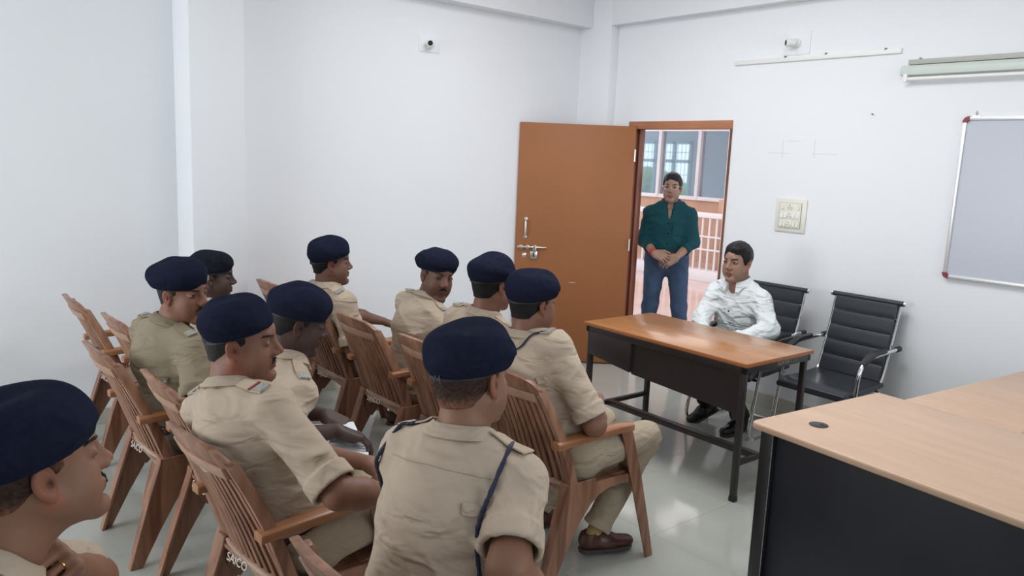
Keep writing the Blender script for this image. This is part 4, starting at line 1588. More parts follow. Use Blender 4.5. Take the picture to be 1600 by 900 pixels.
def make_person(S):
    """S: specification of one figure in world metres"""
    name = 'person'
    org = np.array(S['base'] + (0.0,), float)
    root = thing(name, S['label'], 'person', tuple(org), 0, S.get('group'))
    H = np.array(S['head'], float)
    hs = S.get('hscale', 1.0)
    M = hframe(S['haz'], S.get('hpitch', 0), S.get('hroll', 0))
    Pv = np.array(S['pelvis'], float)
    taz = math.radians(S['taz'])
    tf = V3(math.cos(taz), math.sin(taz), 0)
    hv = S.get('hh', 0.0032)
    cv = S.get('ch', 0.0068)
    wd_ = S.get('wide', 1.0)
    # neck base: below and a little behind the head along the lean of the trunk
    spine0 = unit(H - Pv)
    N = np.array(S['neck'], float) if 'neck' in S else H - V3(0, 0, 0.150) - tf * 0.035
    spine = unit(N - Pv)
    u = V3(-math.sin(taz), math.cos(taz), 0)          # left of the figure
    u = unit(u - spine * (u @ spine))
    n = np.cross(u, spine)                             # front
    if n @ tf < 0:
        n = -n
    L = np.linalg.norm(N - Pv)
    sw = S.get('shw', 0.170)
    drop = S.get('drop', 0.060)
    shL = np.array(S['shL'], float) if 'shL' in S else N + u * sw - spine * drop + n * 0.01
    shR = np.array(S['shR'], float) if 'shR' in S else N - u * sw - spine * drop + n * 0.01
    skm = SKINS[S['skin']]
    # ---------------- head
    nbl = (M.T @ (N - spine * 0.03 - H)) / hs
    F, V, Q, T = make_head(None, hv, nbl, fat=S.get('fat', 0), jaw=S.get('jaw', 0), nose=S.get('nose', 1.0), ear=S.get('ear', 1.0), shave=S.get('shave', 0.88))
    Vw = xf(V * hs, M, H)
    parts = [(Vw, Q, T)]
    # ---------------- arms
    arms = {}
    for side in ('R', 'L'):
        a = S.get('arm' + side)
        if a is None:
            continue
        sh = shR if side == 'R' else shL
        el, wr = np.array(a['el'], float), np.array(a['wr'], float)
        fd = a.get('fd', wr - el)
        nz = a.get('nz', (0, 0, 1))
        th = 1 if side == 'R' else -1
        arms[side] = (sh, el, wr)
        parts.append(arm_piece(sh, el, wr, fd, nz, th * a.get('flip', 1), a.get('curl', 0.35), a.get('h', 0.004), S.get('armfat', 1.0), a.get('spread', 0)))
    # hidden trunk and legs inside the clothes, one skin with the rest
    lo = np.min([Pv, N, shL, shR], 0) - 0.25
    hi = np.max([Pv, N, shL, shR], 0) + 0.2
    G = Field(lo, hi, 0.018)
    C = Pv + (N - Pv) * 0.68
    Wp = Pv + (N - Pv) * 0.30
    G.rc(Pv, Wp, 0.125 * wd_, 0.115 * wd_, 0.05, flat=(n, 0.7)); G.rc(Wp, C, 0.115 * wd_, 0.135 * wd_, 0.05, flat=(n, 0.7)); G.rc(C, N - spine * 0.06, 0.13 * wd_, 0.06, 0.05, flat=(n, 0.7))
    G.rc(N - spine * 0.07, shL, 0.04, 0.04, 0.04); G.rc(N - spine * 0.07, shR, 0.04, 0.04, 0.04)
    for sd in arms.values():
        G.rc(sd[0], sd[0] + (sd[1] - sd[0]) * 0.9, 0.042, 0.038, 0.03)
    V2, Q2 = G.mesh(0)
    parts.append((V2, Q2, None))
    body = mesh_obj('body', parts, skm, root, org)
    # ---------------- eyes, brows, moustache, hair
    for s in (-1, 1):
        e = V3(0.0765, s * 0.031, 0.006)
        m = MB()
        r = 0.0132
        gz = M.T @ unit(np.array(S['gaze'], float) - H) if 'gaze' in S else V3(1, 0, 0)
        gz = unit(np.array([max(gz[0], 0.9), np.clip(gz[1], -0.28, 0.28), np.clip(gz[2], -0.2, 0.2)]))
        a1 = unit(np.cross(gz, V3(0, 0, 1))); a2 = np.cross(a1, gz)
        rings = []
        for i in range(11):
            th = PI * (i + 0.02) / 10.04
            rings.append([e + gz * r * math.cos(th) + (a1 * math.cos(2 * PI * k / 16) + a2 * math.sin(2 * PI * k / 16)) * r * math.sin(th) for k in range(16)])
        rings[0:1] = [[e + gz * r + (a1 * math.cos(2 * PI * k / 16) + a2 * math.sin(2 * PI * k / 16)) * 0.0005 for k in range(16)]]
        rings.insert(1, [e + gz * r * math.cos(0.47) * 1.001 + (a1 * math.cos(2 * PI * k / 16) + a2 * math.sin(2 * PI * k / 16)) * r * math.sin(0.47) for k in range(16)])
        rings = [[(M @ (p * hs)) + H - org for p in ring] for ring in rings]
        m.loft(rings)
        eo = build('eye', m, [eyew_m, iris_m], root, smooth='full')
        for pi_, pl in enumerate(eo.data.polygons):
            if pi_ < 16:
                pl.material_index = 1
        for pl in eo.data.polygons:
            pass
        # iris: faces close to the gaze direction
        gw = M @ gz
        ew = M @ (e * hs) + H - org
        for pl in eo.data.polygons:
            if unit(np.array(pl.center) - ew) @ gw > 0.83:
                pl.material_index = 1
    hmat = hair_m
    for s in (-1, 1):
        B = Field((0.04, min(s * 0.002, s * 0.072), 0.005), (0.13, max(s * 0.002, s * 0.072), 0.055), 0.0015)
        pp_ = []
        for yy, zz in ((0.011, 0.0225), (0.021, 0.0262), (0.032, 0.0285), (0.043, 0.0270), (0.051, 0.0235)):
            d = unit(V3(1, s * yy * 12, 0))
            pp_.append(F.hit(V3(0.07, s * yy, zz) + d * 0.05, -d, 0.09))
        rb_ = (0.0022, 0.0034, 0.0033, 0.0026, 0.0012)
        for i in range(4):
            B.rc(pp_[i], pp_[i + 1], rb_[i], rb_[i + 1], k=0.001)
        V2, Q2 = B.mesh(0)
        if len(V2):
            mesh_obj('eyebrow', [(xf(V2 * hs, M, H), Q2, None)], hmat, root, org)
    if S.get('moustache'):
        w_, t_ = S['moustache']
        B = Field((0.06, -0.05, -0.085), (0.13, 0.05, -0.03), 0.0018)
        pts_ = []
        for yy, zz in ((-w_, -0.0635), (-w_ * 0.5, -0.0555), (0, -0.0530), (w_ * 0.5, -0.0555), (w_, -0.0635)):
            d = unit(V3(1, yy * 8, 0))
            pts_.append(F.hit(V3(0.09, yy * 0.9, zz) + d * 0.05, -d, 0.09))
        for i in range(4):
            ra = t_ * (0.55, 1, 0.8, 1, 0.55)[i]
            rb = t_ * (0.55, 1, 0.8, 1, 0.55)[i + 1]
            B.rc(pts_[i], pts_[i + 1], ra, rb, k=0.002)
        X, Y, Z = B.pts((slice(None),) * 3)
        B.D += (0.0005 * np.sin(Y * 1500 + Z * 500)).astype(np.float32)
        V2, Q2 = B.mesh(0)
        mesh_obj('moustache', [(xf(V2 * hs, M, H), Q2, None)], hmat, root, org)
    if S.get('hair'):
        V2, Q2 = make_hair(F, hv, S['hair'])
        tt_ = np.ones((len(V2), 3))
        hm = {'full': hair_m, 'short': hair_m, 'shaved': stubble_m}[S['hair']]
        if S['hair'] == 'shaved':
            # fades to the skin colour towards the lower edge
            f_ = sstep(-0.015, -0.055, V2[:, 2])[:, None] * 1.6
            f2 = sstep(0.0, 0.03, V2[:, 0])[:, None] * 0.9
            tt_ = 1 + (f_ + f2) * np.array([[2.0, 1.3, 1.0]])
        mesh_obj('hair', [(xf(V2 * hs, M, H), Q2, tt_)], hm, root, org)
    if S.get('beret'):
        tilt, pull, puff = S['beret']
        V2, Q2, Bd = make_beret(0.0042, tilt, pull, puff, int(abs(H[0]) * 1000))
        bs_ = S.get('bsc', 0.94)
        V2 = (V2 - V3(-0.013, 0, 0)) * V3(bs_, (1 + bs_) / 2, 1) + V3(-0.013, 0, 0)
        bo = mesh_obj('beret', [(xf(V2 * hs, M, H), Q2, None)], S.get('bmat', navy_m), root, org)
        Bd.v = [((p[0] + 0.013) * bs_ - 0.013, p[1] * (1 + bs_) / 2, p[2]) for p in Bd.v]
        Bd.v = [tuple(M @ (np.array(p) * hs) + H - org) for p in Bd.v]
        build('beret_band', Bd, navyband_m, bo, smooth=True)
        if S.get('bow'):
            m = MB()
            zb = 0.03 - math.tan(math.radians(tilt)) * 0.12
            for dy in (-0.006, 0.004):
                m.tube([(-0.125, dy, zb + 0.010), (-0.133, dy * 2 - 0.004, zb - 0.006), (-0.129, dy * 3, zb - 0.014)], 0.0022, 6)
            m.v = [tuple(M @ (np.array(p) * hs) + H - org) for p in m.v]
            build('band_bow', m, navyband_m, bo, smooth=True)
        if S.get('capbadge'):
            m = MB()
            R = Matrix.Translation((0.092, 0.055, 0.066))
            dq = V2 @ unit(V3(0.80, 0.60, 0)) - 6 * np.abs(V2[:, 2] - 0.062)
            bp_ = V2[int(np.argmax(dq))]
            m.sphere((0, 0, 0), 0.011, 10, 7); m.v = [(p[0] * 0.45 + bp_[0], p[1] * 0.9 + bp_[1], p[2] * 1.5 + bp_[2]) for p in m.v]
            m.v = [tuple(M @ (np.array(p) * hs) + H - org) for p in m.v]
            build('cap_badge', m, silver_m, bo, smooth=True)
    if S.get('glasses'):
        m = MB()
        for s in (-1, 1):
            ring = []
            for k in range(25):
                a = 2 * PI * k / 24
                ring.append((0.112 - 0.004 * abs(math.cos(a)), s * 0.032 + 0.026 * math.cos(a), 0.002 + 0.019 * math.sin(a) * (1 - 0.15 * abs(math.cos(a)))))
            m.tube(ring, 0.0013, 6)
            m.tube([(0.107, s * 0.058, 0.012), (0.06, s * 0.077, 0.012), (-0.012, s * 0.082, 0.006)], 0.0016, 6)
        m.tube([(0.112, -0.008, 0.007), (0.116, 0, 0.009), (0.112, 0.008, 0.007)], 0.0013, 6)
        m.v = [tuple(M @ (np.array(p) * hs) + H - org) for p in m.v]
        build('spectacles', m, steel_m, root, smooth=True)
    # ---------------- shirt
    cl = S['shirt']
    lo = np.min([Pv, N, shL, shR] + [a[1] for a in arms.values()], 0) - 0.23
    hi = np.max([Pv, N, shL, shR] + [a[1] for a in arms.values()], 0) + 0.14
    if S.get('long'):
        lo = np.minimum(lo, np.min([a[2] for a in arms.values()], 0) - 0.09)
        hi = np.maximum(hi, np.max([a[2] for a in arms.values()], 0) + 0.09)
    G = Field(lo, hi, cv)
    bel = S.get('belly', 1.0)
    r0, r1, r2 = 0.150 * wd_ * bel, 0.148 * wd_ * bel, 0.160 * wd_
    fl = (n, S.get('depth', 0.74))
    G.rc(Pv, Wp, r0, r1, 0.0, flat=fl)
    G.rc(Wp, C, r1, r2, 0.05, flat=fl)
    G.rc(C, N - spine * 0.085, r2, 0.105 * wd_, 0.05, flat=(n, fl[1] * 0.97))
    # back roundness and yoke
    G.el(C - n * 0.035 + spine * 0.03, (0.115 * wd_, 0.115 * wd_, 0.12), k=0.06)
    for s_, sh in ((1, shL), (-1, shR)):
        G.rc(N - spine * 0.050 + n * 0.0, sh + spine * 0.008, 0.060, 0.062, 0.055)
        G.rc(N - spine * 0.005 - n * 0.008, N * 0.45 + sh * 0.55 + spine * 0.012, 0.050, 0.050, 0.04)
    cuffs = []
    for side, (sh, el, wr) in arms.items():
        if S.get('long'):
            G.rc(sh, el, 0.066, 0.061, 0.035)
            e = wr - unit(wr - el) * S.get('cuffback', 0.01)
            G.rc(el, e, 0.062, 0.046, 0.02, planes=((e, unit(wr - el)),))
            cuffs.append((e, unit(wr - el), 0.046))
        else:
            t = S.get('sleeve', 0.86)
            e = sh + (el - sh) * t
            ax = unit(el - sh)
            G.rc(sh, e, 0.068 * S.get('armfat', 1), 0.064 * S.get('armfat', 1), 0.035, planes=((e, ax),))
            cuffs.append((e, ax, 0.066 * S.get('armfat', 1)))
    fo_ = folds(int(H[0] * 971) % 997, S.get('fold', 0.0075))
    G.disp(fo_)
    # clear the neck opening
    G.cut(Pv - spine * 0.0, -spine, 0.0)
    # rolled cuffs
    for e, ax, r in cuffs:
        if not S.get('long') or S.get('rolled'):
            G.rc(e - ax * 0.052, e + ax * 0.002, r + 0.005, r + 0.0065, 0.003, planes=((e + ax * 0.003, ax), (e - ax * 0.050, -ax)))
            G.rc(e - ax * 0.012, e + ax * 0.03, r - 0.007, r - 0.007, 0.0, op='s')
    # a V opening at the throat
    throat = N - spine * 0.02 + n * 0.085
    if S.get('vneck', True):
        G.rc(N + n * 0.075 + spine * 0.045, N + n * 0.115 - spine * S.get('vdeep', 0.055), 0.044, 0.011, 0.006, op='s')
    G.rc(N - spine * 0.02, N + (H - N) * 0.5, 0.055, 0.057, 0.004, op='s')
    V2, Q2 = G.mesh(1)
    if S.get('vneck', True):
        pass
    shirt = mesh_obj('shirt', [(V2, Q2, None)], cl, root, org)
    # collar: a folded band round the neck
    m = MB()
    rings = []
    Nb_ = N - spine * 0.03
    Hl_ = M @ (V3(-0.030, 0, -0.055) * hs) + H
    nd = unit(Hl_ - Nb_)
    cf = unit(n - nd * (n @ nd)); cu_ = np.cross(nd, cf)
    cc = Nb_ + nd * 0.052 + n * 0.002
    K = 26
    for k in range(K + 1):
        a = math.radians(20 + 320 * k / K)
        fr = math.cos(a)
        rr_ = 0.070 + 0.007 * abs(math.sin(a)) + 0.008 * max(0, fr)
        d = cf * fr + cu_ * math.sin(a)
        tipl = 0.030 if (k in (0, 1, K - 1, K)) else 0.012 * max(0, fr)
        zt_ = 0.030 - 0.020 * max(0, fr)
        top = cc + d * (rr_ - 0.006) + nd * zt_
        out = cc + d * (rr_ + 0.001) + nd * (zt_ - 0.004)
        low_ = cc + d * (rr_ + 0.020 + tipl * 0.35) + nd * (zt_ - 0.030 - tipl)
        lin = cc + d * (rr_ + 0.014 + tipl * 0.35) + nd * (zt_ - 0.034 - tipl)
        inn = cc + d * (rr_ - 0.012) + nd * (zt_ - 0.045)
        rings.append([top, out, low_, lin, inn])
    m.loft(rings)
    ob = build('collar', shift(m, org), cl, root, smooth=True)
    at = ob.data.attributes.new('Tint', 'FLOAT_COLOR', 'POINT')
    at.data.foreach_set('color', [1.0] * (4 * len(ob.data.vertices)))
    # epaulettes
    if S.get('straps', True) and cl in (khaki_m, khaki2_m):
        for side, sh in (('L', shL), ('R', shR)):
            sg = 1 if side == 'L' else -1
            pts_, nr = [], []
            for i in range(7):
                q = 0.085 + (sw + 0.020 - 0.085) * i / 6
                p = N + u * sg * q + n * 0.006 + spine * 0.2 - spine * (0.0)
                lerp_ = p
                hp = G.hit(lerp_, -spine, 0.45)
                pts_.append(hp); nr.append(G.grad(hp))
            mm = loft_strip([p + q * 0.001 for p, q in zip(pts_, nr)], nr, [0.019, 0.020, 0.021, 0.022, 0.023, 0.023, 0.022], 0.004)
            es = build('shoulder_strap', shift(mm, org), cl, root, smooth=True)
            at = es.data.attributes.new('Tint', 'FLOAT_COLOR', 'POINT')
            at.data.foreach_set('color', [1.06, 1.04, 1.0, 1.0] * len(es.data.vertices))
            if S.get('badge', True):
                mm = loft_strip([pts_[4] + nr[4] * 0.004, pts_[5] + nr[5] * 0.004, pts_[6] + nr[6] * 0.004], [nr[4], nr[5], nr[6]], 0.019, 0.004)
                build('rank_badge', shift(mm, org), badge_m, es, label='greyish embroidered badge at the outer end of the strap')
                if S.get('ribbon'):
                    mm = loft_strip([pts_[3] + nr[3] * 0.0045, pts_[3] * 0.5 + pts_[4] * 0.5 + nr[4] * 0.0048], [nr[3], nr[4]], 0.022, 0.0035)
                    build('ribbon', shift(mm, org), redtape_m, es, label='narrow dark red ribbon across the strap')
    # little sleeve tab with its button behind each shoulder
    if S.get('tab') and cl in (khaki_m, khaki2_m):
        for (uu, ss, dr) in S['tab']:
            p = Pv + spine * (L * ss) + u * uu - n * 0.35
            hp = G.hit(p, n, 0.6)
            g = G.grad(hp)
            a_ = unit(np.cross(g, spine))
            mm = loft_strip([hp - a_ * 0.022 + g * 0.0, hp + a_ * 0.002 + g * 0.002, hp + a_ * 0.022 + g * 0.003], [g, g, g], [0.012, 0.014, 0.013], 0.004)
            tb_ = build('back_tab', shift(mm, org), cl, root, smooth=True)
            at = tb_.data.attributes.new('Tint', 'FLOAT_COLOR', 'POINT')
            at.data.foreach_set('color', [1.0] * (4 * len(tb_.data.vertices)))
            q = hp - a_ * 0.012 * dr + g * 0.007
            m = MB()
            b1 = unit(np.cross(g, V3(0, 0, 1))); b2 = np.cross(g, b1)
            m.loft([[q + g * z_ + (b1 * math.cos(2 * PI * k / 12) + b2 * math.sin(2 * PI * k / 12)) * r_ for k in range(12)] for r_, z_ in ((0.0072, 0), (0.0074, 0.002), (0.0050, 0.003))])
            build('button', shift(m, org), silver_m if S.get('silver') else button_m, tb_, smooth=True)
    # front buttons and placket
    if S.get('placket'):
        bm_ = S['placket']
        for i in range(S.get('nb', 4)):
            p = N - spine * (0.085 + S.get('vdeep', 0.055) * 0.6 + i * 0.085) + n * 0.35
            hp = G.hit(p, -n, 0.6)
            g = G.grad(hp)
            m = MB()
            b1 = unit(np.cross(g, V3(0, 0, 1))); b2 = np.cross(g, b1)
            m.loft([[hp + g * z_ + (b1 * math.cos(2 * PI * k / 12) + b2 * math.sin(2 * PI * k / 12)) * r_ for k in range(12)] for r_, z_ in ((0.0066, 0), (0.0068, 0.002), (0.0045, 0.0028))])
            build('button', shift(m, org), bm_, root, smooth=True)
        pts_, nr = [], []
        for i in range(12):
            p = N - spine * (0.075 + S.get('vdeep', 0.055) * 0.6 + i * (L - 0.15) / 11) + n * 0.35
            hp = G.hit(p, -n, 0.6); pts_.append(hp); nr.append(G.grad(hp))
        mm = loft_strip([p - q * 0.0012 for p, q in zip(pts_, nr)], nr, 0.015, 0.0028)
        pk = build('placket', shift(mm, org), cl, root, smooth=True)
        at = pk.data.attributes.new('Tint', 'FLOAT_COLOR', 'POINT')
        at.data.foreach_set('color', [1.0] * (4 * len(pk.data.vertices)))
        # chest pocket on the left
        hp = G.hit(N - spine * 0.16 + u * 0.085 + n * 0.35, -n, 0.6); g = G.grad(hp)
        q1 = G.hit(N - spine * 0.26 + u * 0.085 + n * 0.35, -n, 0.6)
        mm = loft_strip([hp - g * 0.001, (hp + q1) / 2 + g * 0.0015, q1 - g * 0.001], [g, g, g], [0.050, 0.052, 0.050], 0.003)
        pk = build('pocket', shift(mm, org), cl, root, smooth=True)
        at = pk.data.attributes.new('Tint', 'FLOAT_COLOR', 'POINT')
        at.data.foreach_set('color', [1.0] * (4 * len(pk.data.vertices)))
    # ---------------- trousers
    hipw = 0.088 * wd_
    kn = {'L': np.array(S['kneeL'], float), 'R': np.array(S['kneeR'], float)}
    an = {'L': np.array(S['ankL'], float), 'R': np.array(S['ankR'], float)}
    hp_ = {'L': Pv + u * hipw - V3(0, 0, 0.015), 'R': Pv - u * hipw - V3(0, 0, 0.015)}
    allp = [Pv] + list(kn.values()) + list(an.values())
    G2 = Field(np.min(allp, 0) - 0.19, np.max(allp, 0) + 0.19, S.get('th', 0.009))
    G2.rc(Pv + spine * 0.03, Pv - V3(0, 0, 0.02), 0.145 * wd_ * bel, 0.150 * wd_, 0.0, flat=(n, 0.78))
    for k_ in ('L', 'R'):
        G2.rc(hp_[k_], kn[k_], 0.097 * wd_, 0.070, 0.04)
        ad = unit(an[k_] - kn[k_])
        e = an[k_] - ad * 0.015
        G2.rc(kn[k_], e, 0.070, 0.060, 0.03, planes=((e, ad),))
        G2.rc(e - ad * 0.035, e, 0.063, 0.066, 0.01, planes=((e, ad), (e - ad * 0.034, -ad)))
        G2.rc(e - ad * 0.012, e + ad * 0.05, 0.046, 0.048, 0, op='s')
    G2.disp(folds(int(H[1] * 733) % 991, 0.0042, 0.9))
    G2.cut(Pv + spine * 0.045, spine, 0.0)
    V2, Q2 = G2.mesh(1)
    mesh_obj('trousers', [(V2, Q2, None)], S['trousers'], root, org)
    if S.get('belt'):
        Gb = Field(np.array(Pv) - 0.24, np.array(Pv) + 0.24, 0.008)
        bc = Pv + spine * 0.028
        Gb.rc(Pv + spine * -0.03, Pv + spine * 0.08, 0.163 * wd_ * bel, 0.162 * wd_ * bel, 0.0, flat=(n, 0.76), planes=((bc + spine * 0.019, spine), (bc - spine * 0.019, -spine)))
        V2, Q2 = Gb.mesh(0)
        mesh_obj('belt', [(V2, Q2, None)], S['belt'], root, org)
    # ---------------- shoes and socks
    for k_ in ('L', 'R'):
        fd = np.array(S.get('toe' + k_, tuple(tf)), float)
        fz = fd[2]
        fd = unit(fd)
        a = an[k_]
        up_ = unit(V3(0, 0, 1) - fd * fd[2])
        lat = np.cross(up_, fd)
        bz = a - up_ * (S.get('anh', 0.085))
        hpk = S.get('sh', 0.006)
        Gs = Field(np.minimum(bz - fd * 0.09, bz + fd * 0.23) - 0.08, np.maximum(bz - fd * 0.09, bz + fd * 0.23) + 0.12, hpk)
        Gs.rc(bz - fd * 0.035 + up_ * 0.040, bz + fd * 0.06 + up_ * 0.036, 0.036, 0.040, 0, flat=(up_, 1.0), planes=((bz, -up_),))
        Gs.rc(bz + fd * 0.05 + up_ * 0.030, bz + fd * 0.165 + up_ * 0.018, 0.042, 0.036, 0.03, flat=(up_, 0.72), planes=((bz, -up_),))
        Gs.rc(bz - fd * 0.030 + up_ * 0.04, bz - fd * 0.025 + up_ * 0.085, 0.036, 0.036, 0.02, planes=((bz + up_ * 0.080 + fd * -0.02, unit(up_ * 0.9 + fd * -0.2)), (bz, -up_)))
        Gs.rc(bz + fd * 0.005 + up_ * 0.06, bz + fd * 0.03 + up_ * 0.075, 0.028, 0.024, 0.02)
        Gs.rc(bz - fd * 0.015 + up_ * 0.075, bz - fd * 0.012 + up_ * 0.15, 0.031, 0.034, 0.003, op='s')
        V2, Q2 = Gs.mesh(1)
        so = mesh_obj('shoe', [(V2, Q2, None)], S['shoes'], root, org)
        m = MB()
        outl = [(-0.070, 0.0), (-0.062, 0.026), (-0.03, 0.034), (0.03, 0.036), (0.10, 0.046), (0.16, 0.040), (0.192, 0.018), (0.197, 0.0)]
        outl = outl + [(x_, -y_) for x_, y_ in outl[-2:0:-1]]
        m.loft([[bz + fd * x_ + lat * y_ + up_ * zz for x_, y_ in outl] for zz in (-0.012, 0.004)])
        build('sole', shift(m, org), sole_m, so, bevel=0.002)
        m = MB()
        for i in range(3):
            c0 = bz + fd * (0.045 + i * 0.016) + up_ * (0.078 - i * 0.007)
            m.tube([c0 - lat * 0.017, c0 + up_ * 0.004, c0 + lat * 0.017], 0.002, 5)
        build('laces', shift(m, org), dark_m, so)
        # sock: from shoe to trouser
        ad = unit(a - kn[k_])
        Gk = Field(np.minimum(a, bz) - 0.09, np.maximum(a, bz) + 0.12, 0.008)
        Gk.rc(a - ad * 0.06, bz - fd * 0.012 + up_ * 0.055, 0.036, 0.033, 0)
        V2, Q2 = Gk.mesh(0)
        mesh_obj('sock', [(V2, Q2, None)], S.get('socks', gsock_m), root, org)
    return root, G, dict(N=N, u=u, n=n, spine=spine, L=L, P=Pv, M=M, H=H, org=org, shL=shL, shR=shR)


SKINS['tan'] = skin('skin_tan', (0.34, 0.19, 0.13))
SKINS['warm'] = skin('skin_warm_brown', (0.225, 0.105, 0.068))
SKINS['brown'] = skin('skin_brown', (0.165, 0.080, 0.056))
SKINS['dark'] = skin('skin_dark_brown', (0.062, 0.034, 0.028))
SKINS['fair'] = skin('skin_light_brown', (0.30, 0.175, 0.125))
SKINS['amber'] = skin('skin_amber_brown', (0.245, 0.122, 0.075))

# ================================================================== the people
OFF = 'khaki uniformed officers in navy berets'
GZ = (4.33, 2.92, 1.14)


def seated(label, base, head, pelvis, **k):
    px_, py_, pz_ = pelvis
    taz = k.get('taz', 0)
    f = V3(math.cos(math.radians(taz)), math.sin(math.radians(taz)), 0)
    u = V3(-f[1], f[0], 0)
    P = V3(*pelvis)
    S = dict(label=label, base=base, head=head, pelvis=pelvis, haz=0, taz=0, skin='brown', shirt=khaki_m, trousers=ktrouser_m,
             shoes=brownshoe_m, socks=sock_m, belt=belt_m, hair='short', beret=(5, -1, 0.4), group=OFF, gaze=GZ)
    S['kneeL'] = tuple(P + f * 0.42 + u * 0.13 - V3(0, 0, 0.03)); S['kneeR'] = tuple(P + f * 0.42 - u * 0.13 - V3(0, 0, 0.03))
    S['ankL'] = tuple(V3(*S['kneeL'][:2], 0.095) - f * 0.03); S['ankR'] = tuple(V3(*S['kneeR'][:2], 0.095) - f * 0.03)
    N = V3(*head) - V3(0, 0, 0.15) - f * 0.035
    for sd, sg in (('L', 1), ('R', -1)):
        sh = N + u * sg * 0.17 - V3(0, 0, 0.06)
        el = sh + u * sg * 0.06 + f * 0.06 - V3(0, 0, 0.26)
        S['arm' + sd] = dict(el=tuple(el), wr=tuple(el + f * 0.20 - u * sg * 0.13 - V3(0, 0, 0.03)), nz=(0, 0, 1), h=0.005)
    S.update(k)
    return S


P1 = seated('officer cut off at the left edge, large navy beret in profile', (0.02, 1.58), (0.216, 1.553, 1.144), (0.0, 1.58, 0.53),
            haz=7, hpitch=9, hroll=-3, hscale=1.03, nose=0.85, taz=0, skin='amber', hair='shaved', beret=(8, -1, 0.7), hh=0.0026, moustache=(0.022, 0.0034), fat=0.3, shave=0.92,
            neck=(0.125, 1.53, 0.985), straps=False,
            armL=dict(el=(0.36, 1.86, 0.74), wr=(0.275, 1.665, 0.885), fd=(-0.1, -0.5, 0.45), nz=(0.75, 0.3, 0.4), curl=1.25, h=0.0032),
            armR=dict(el=(0.12, 1.28, 0.74), wr=(0.36, 1.40, 0.70), nz=(0, 0, 1), h=0.005))
P2 = seated('officer with a full moustache turning to the camera, olive khaki shirt', (1.05, 3.43), (1.023, 3.342, 1.119), (1.02, 3.43, 0.53),
            haz=-58, hpitch=-2, hroll=4, taz=14, skin='warm', moustache=(0.030, 0.0052), shirt=khaki2_m, trousers=khaki2_m, capbadge=True, beret=(1, -1, 0.4), hh=0.0028,
            neck=(0.965, 3.385, 0.965), gaze=(0.9, 0.5, 1.3), badge=True, shave=0.92, silver=True,
            tab=[(-0.115, 0.62, 1)], wide=1.05,
            armR=dict(el=(1.00, 3.10, 0.70), wr=(1.22, 3.20, 0.66), nz=(0, 0, 1)))
P3 = seated('officer in profile half hidden, nearest the white pillar', (1.25, 4.015), (1.374, 4.002, 1.069), (1.22, 4.015, 0.53),
            haz=-20, hpitch=0, skin='dark', hscale=0.95, bmat=navy2_m, beret=(2, 1, 0.1), moustache=(0.02, 0.003))
P4 = seated('young officer with a thin moustache in profile, left foreground', (1.05, 2.22), (0.875, 2.306, 1.141), (1.0, 2.225, 0.53),
            haz=-32, hpitch=1, hroll=2, taz=18, skin='warm', moustache=(0.026, 0.0042), hh=0.0027, neck=(0.825, 2.290, 0.985), fat=0.6, bsc=0.86, nose=1.05, beret=(12, -1, 0.3), ribbon=True,
            tab=[(-0.12, 0.60, 1)], wide=1.08, ch=0.0062,
            armR=dict(el=(0.985, 1.885, 0.780), wr=(1.215, 1.865, 0.725), nz=(0, 0, 1), h=0.0038),
            armL=dict(el=(1.00, 2.42, 0.75), wr=(1.215, 2.13, 0.735), nz=(0, 0, 1), h=0.0038, curl=0.2), sleeve=0.93)
P5 = seated('dark skinned officer bowing his head with a notebook on his lap', (1.12, 2.85), (1.253, 2.730, 1.085), (1.10, 2.84, 0.53),
            haz=-14, hpitch=-14, hroll=4, skin='dark', neck=(1.20, 2.74, 0.945), hh=0.003, beret=(2, -1, 0.6), moustache=None,
            armR=dict(el=(1.06, 2.50, 0.72), wr=(1.262, 2.435, 0.745), fd=(0.9, -0.25, -0.35), nz=(0.2, 0, 1), h=0.0032, curl=0.28, spread=1.4),
            armL=dict(el=(1.20, 2.92, 0.70), wr=(1.34, 2.68, 0.72), fd=(0.3, -0.6, -0.15), nz=(0, 0, 1), h=0.004))
P6 = seated('officer seated upright in front of the bare back wall, profile', (2.24, 4.08), (2.064, 4.063, 1.098), (2.22, 4.08, 0.53),
            haz=-18, hpitch=2, taz=0, skin='brown', moustache=(0.022, 0.0036), puffy=1, beret=(12, -1, 1.3), neck=(2.03, 4.07, 0.945), fat=0.4,
            armL=dict(el=(2.33, 4.30, 0.73), wr=(2.52, 4.24, 0.68), nz=(0, 0, 1)))
P7 = seated('officer glancing back over his shoulder with a thin beard', (2.25, 3.48), (2.339, 3.395, 1.10), (2.22, 3.47, 0.53),
            haz=-98, hpitch=-4, hroll=-8, taz=0, skin='brown', moustache=(0.030, 0.0050), neck=(2.285, 3.42, 0.955), gaze=(0, 0, 1.72), shave=0.72, beret=(2, -1, 0.2), jaw=0.006,
            tab=[(-0.11, 0.66, 1)], hh=0.003, armR=dict(el=(2.38, 3.16, 0.70), wr=(2.60, 3.28, 0.66), nz=(0, 0, 1)))
P8 = seated('officer seen from behind, beret against the brown door', (2.26, 2.90), (2.263, 2.832, 1.142), (2.23, 2.90, 0.53),
            haz=6, hpitch=0, taz=8, skin='warm', neck=(2.215, 2.835, 0.985), beret=(2, -1, 0.5), bow=False, shave=0.9)
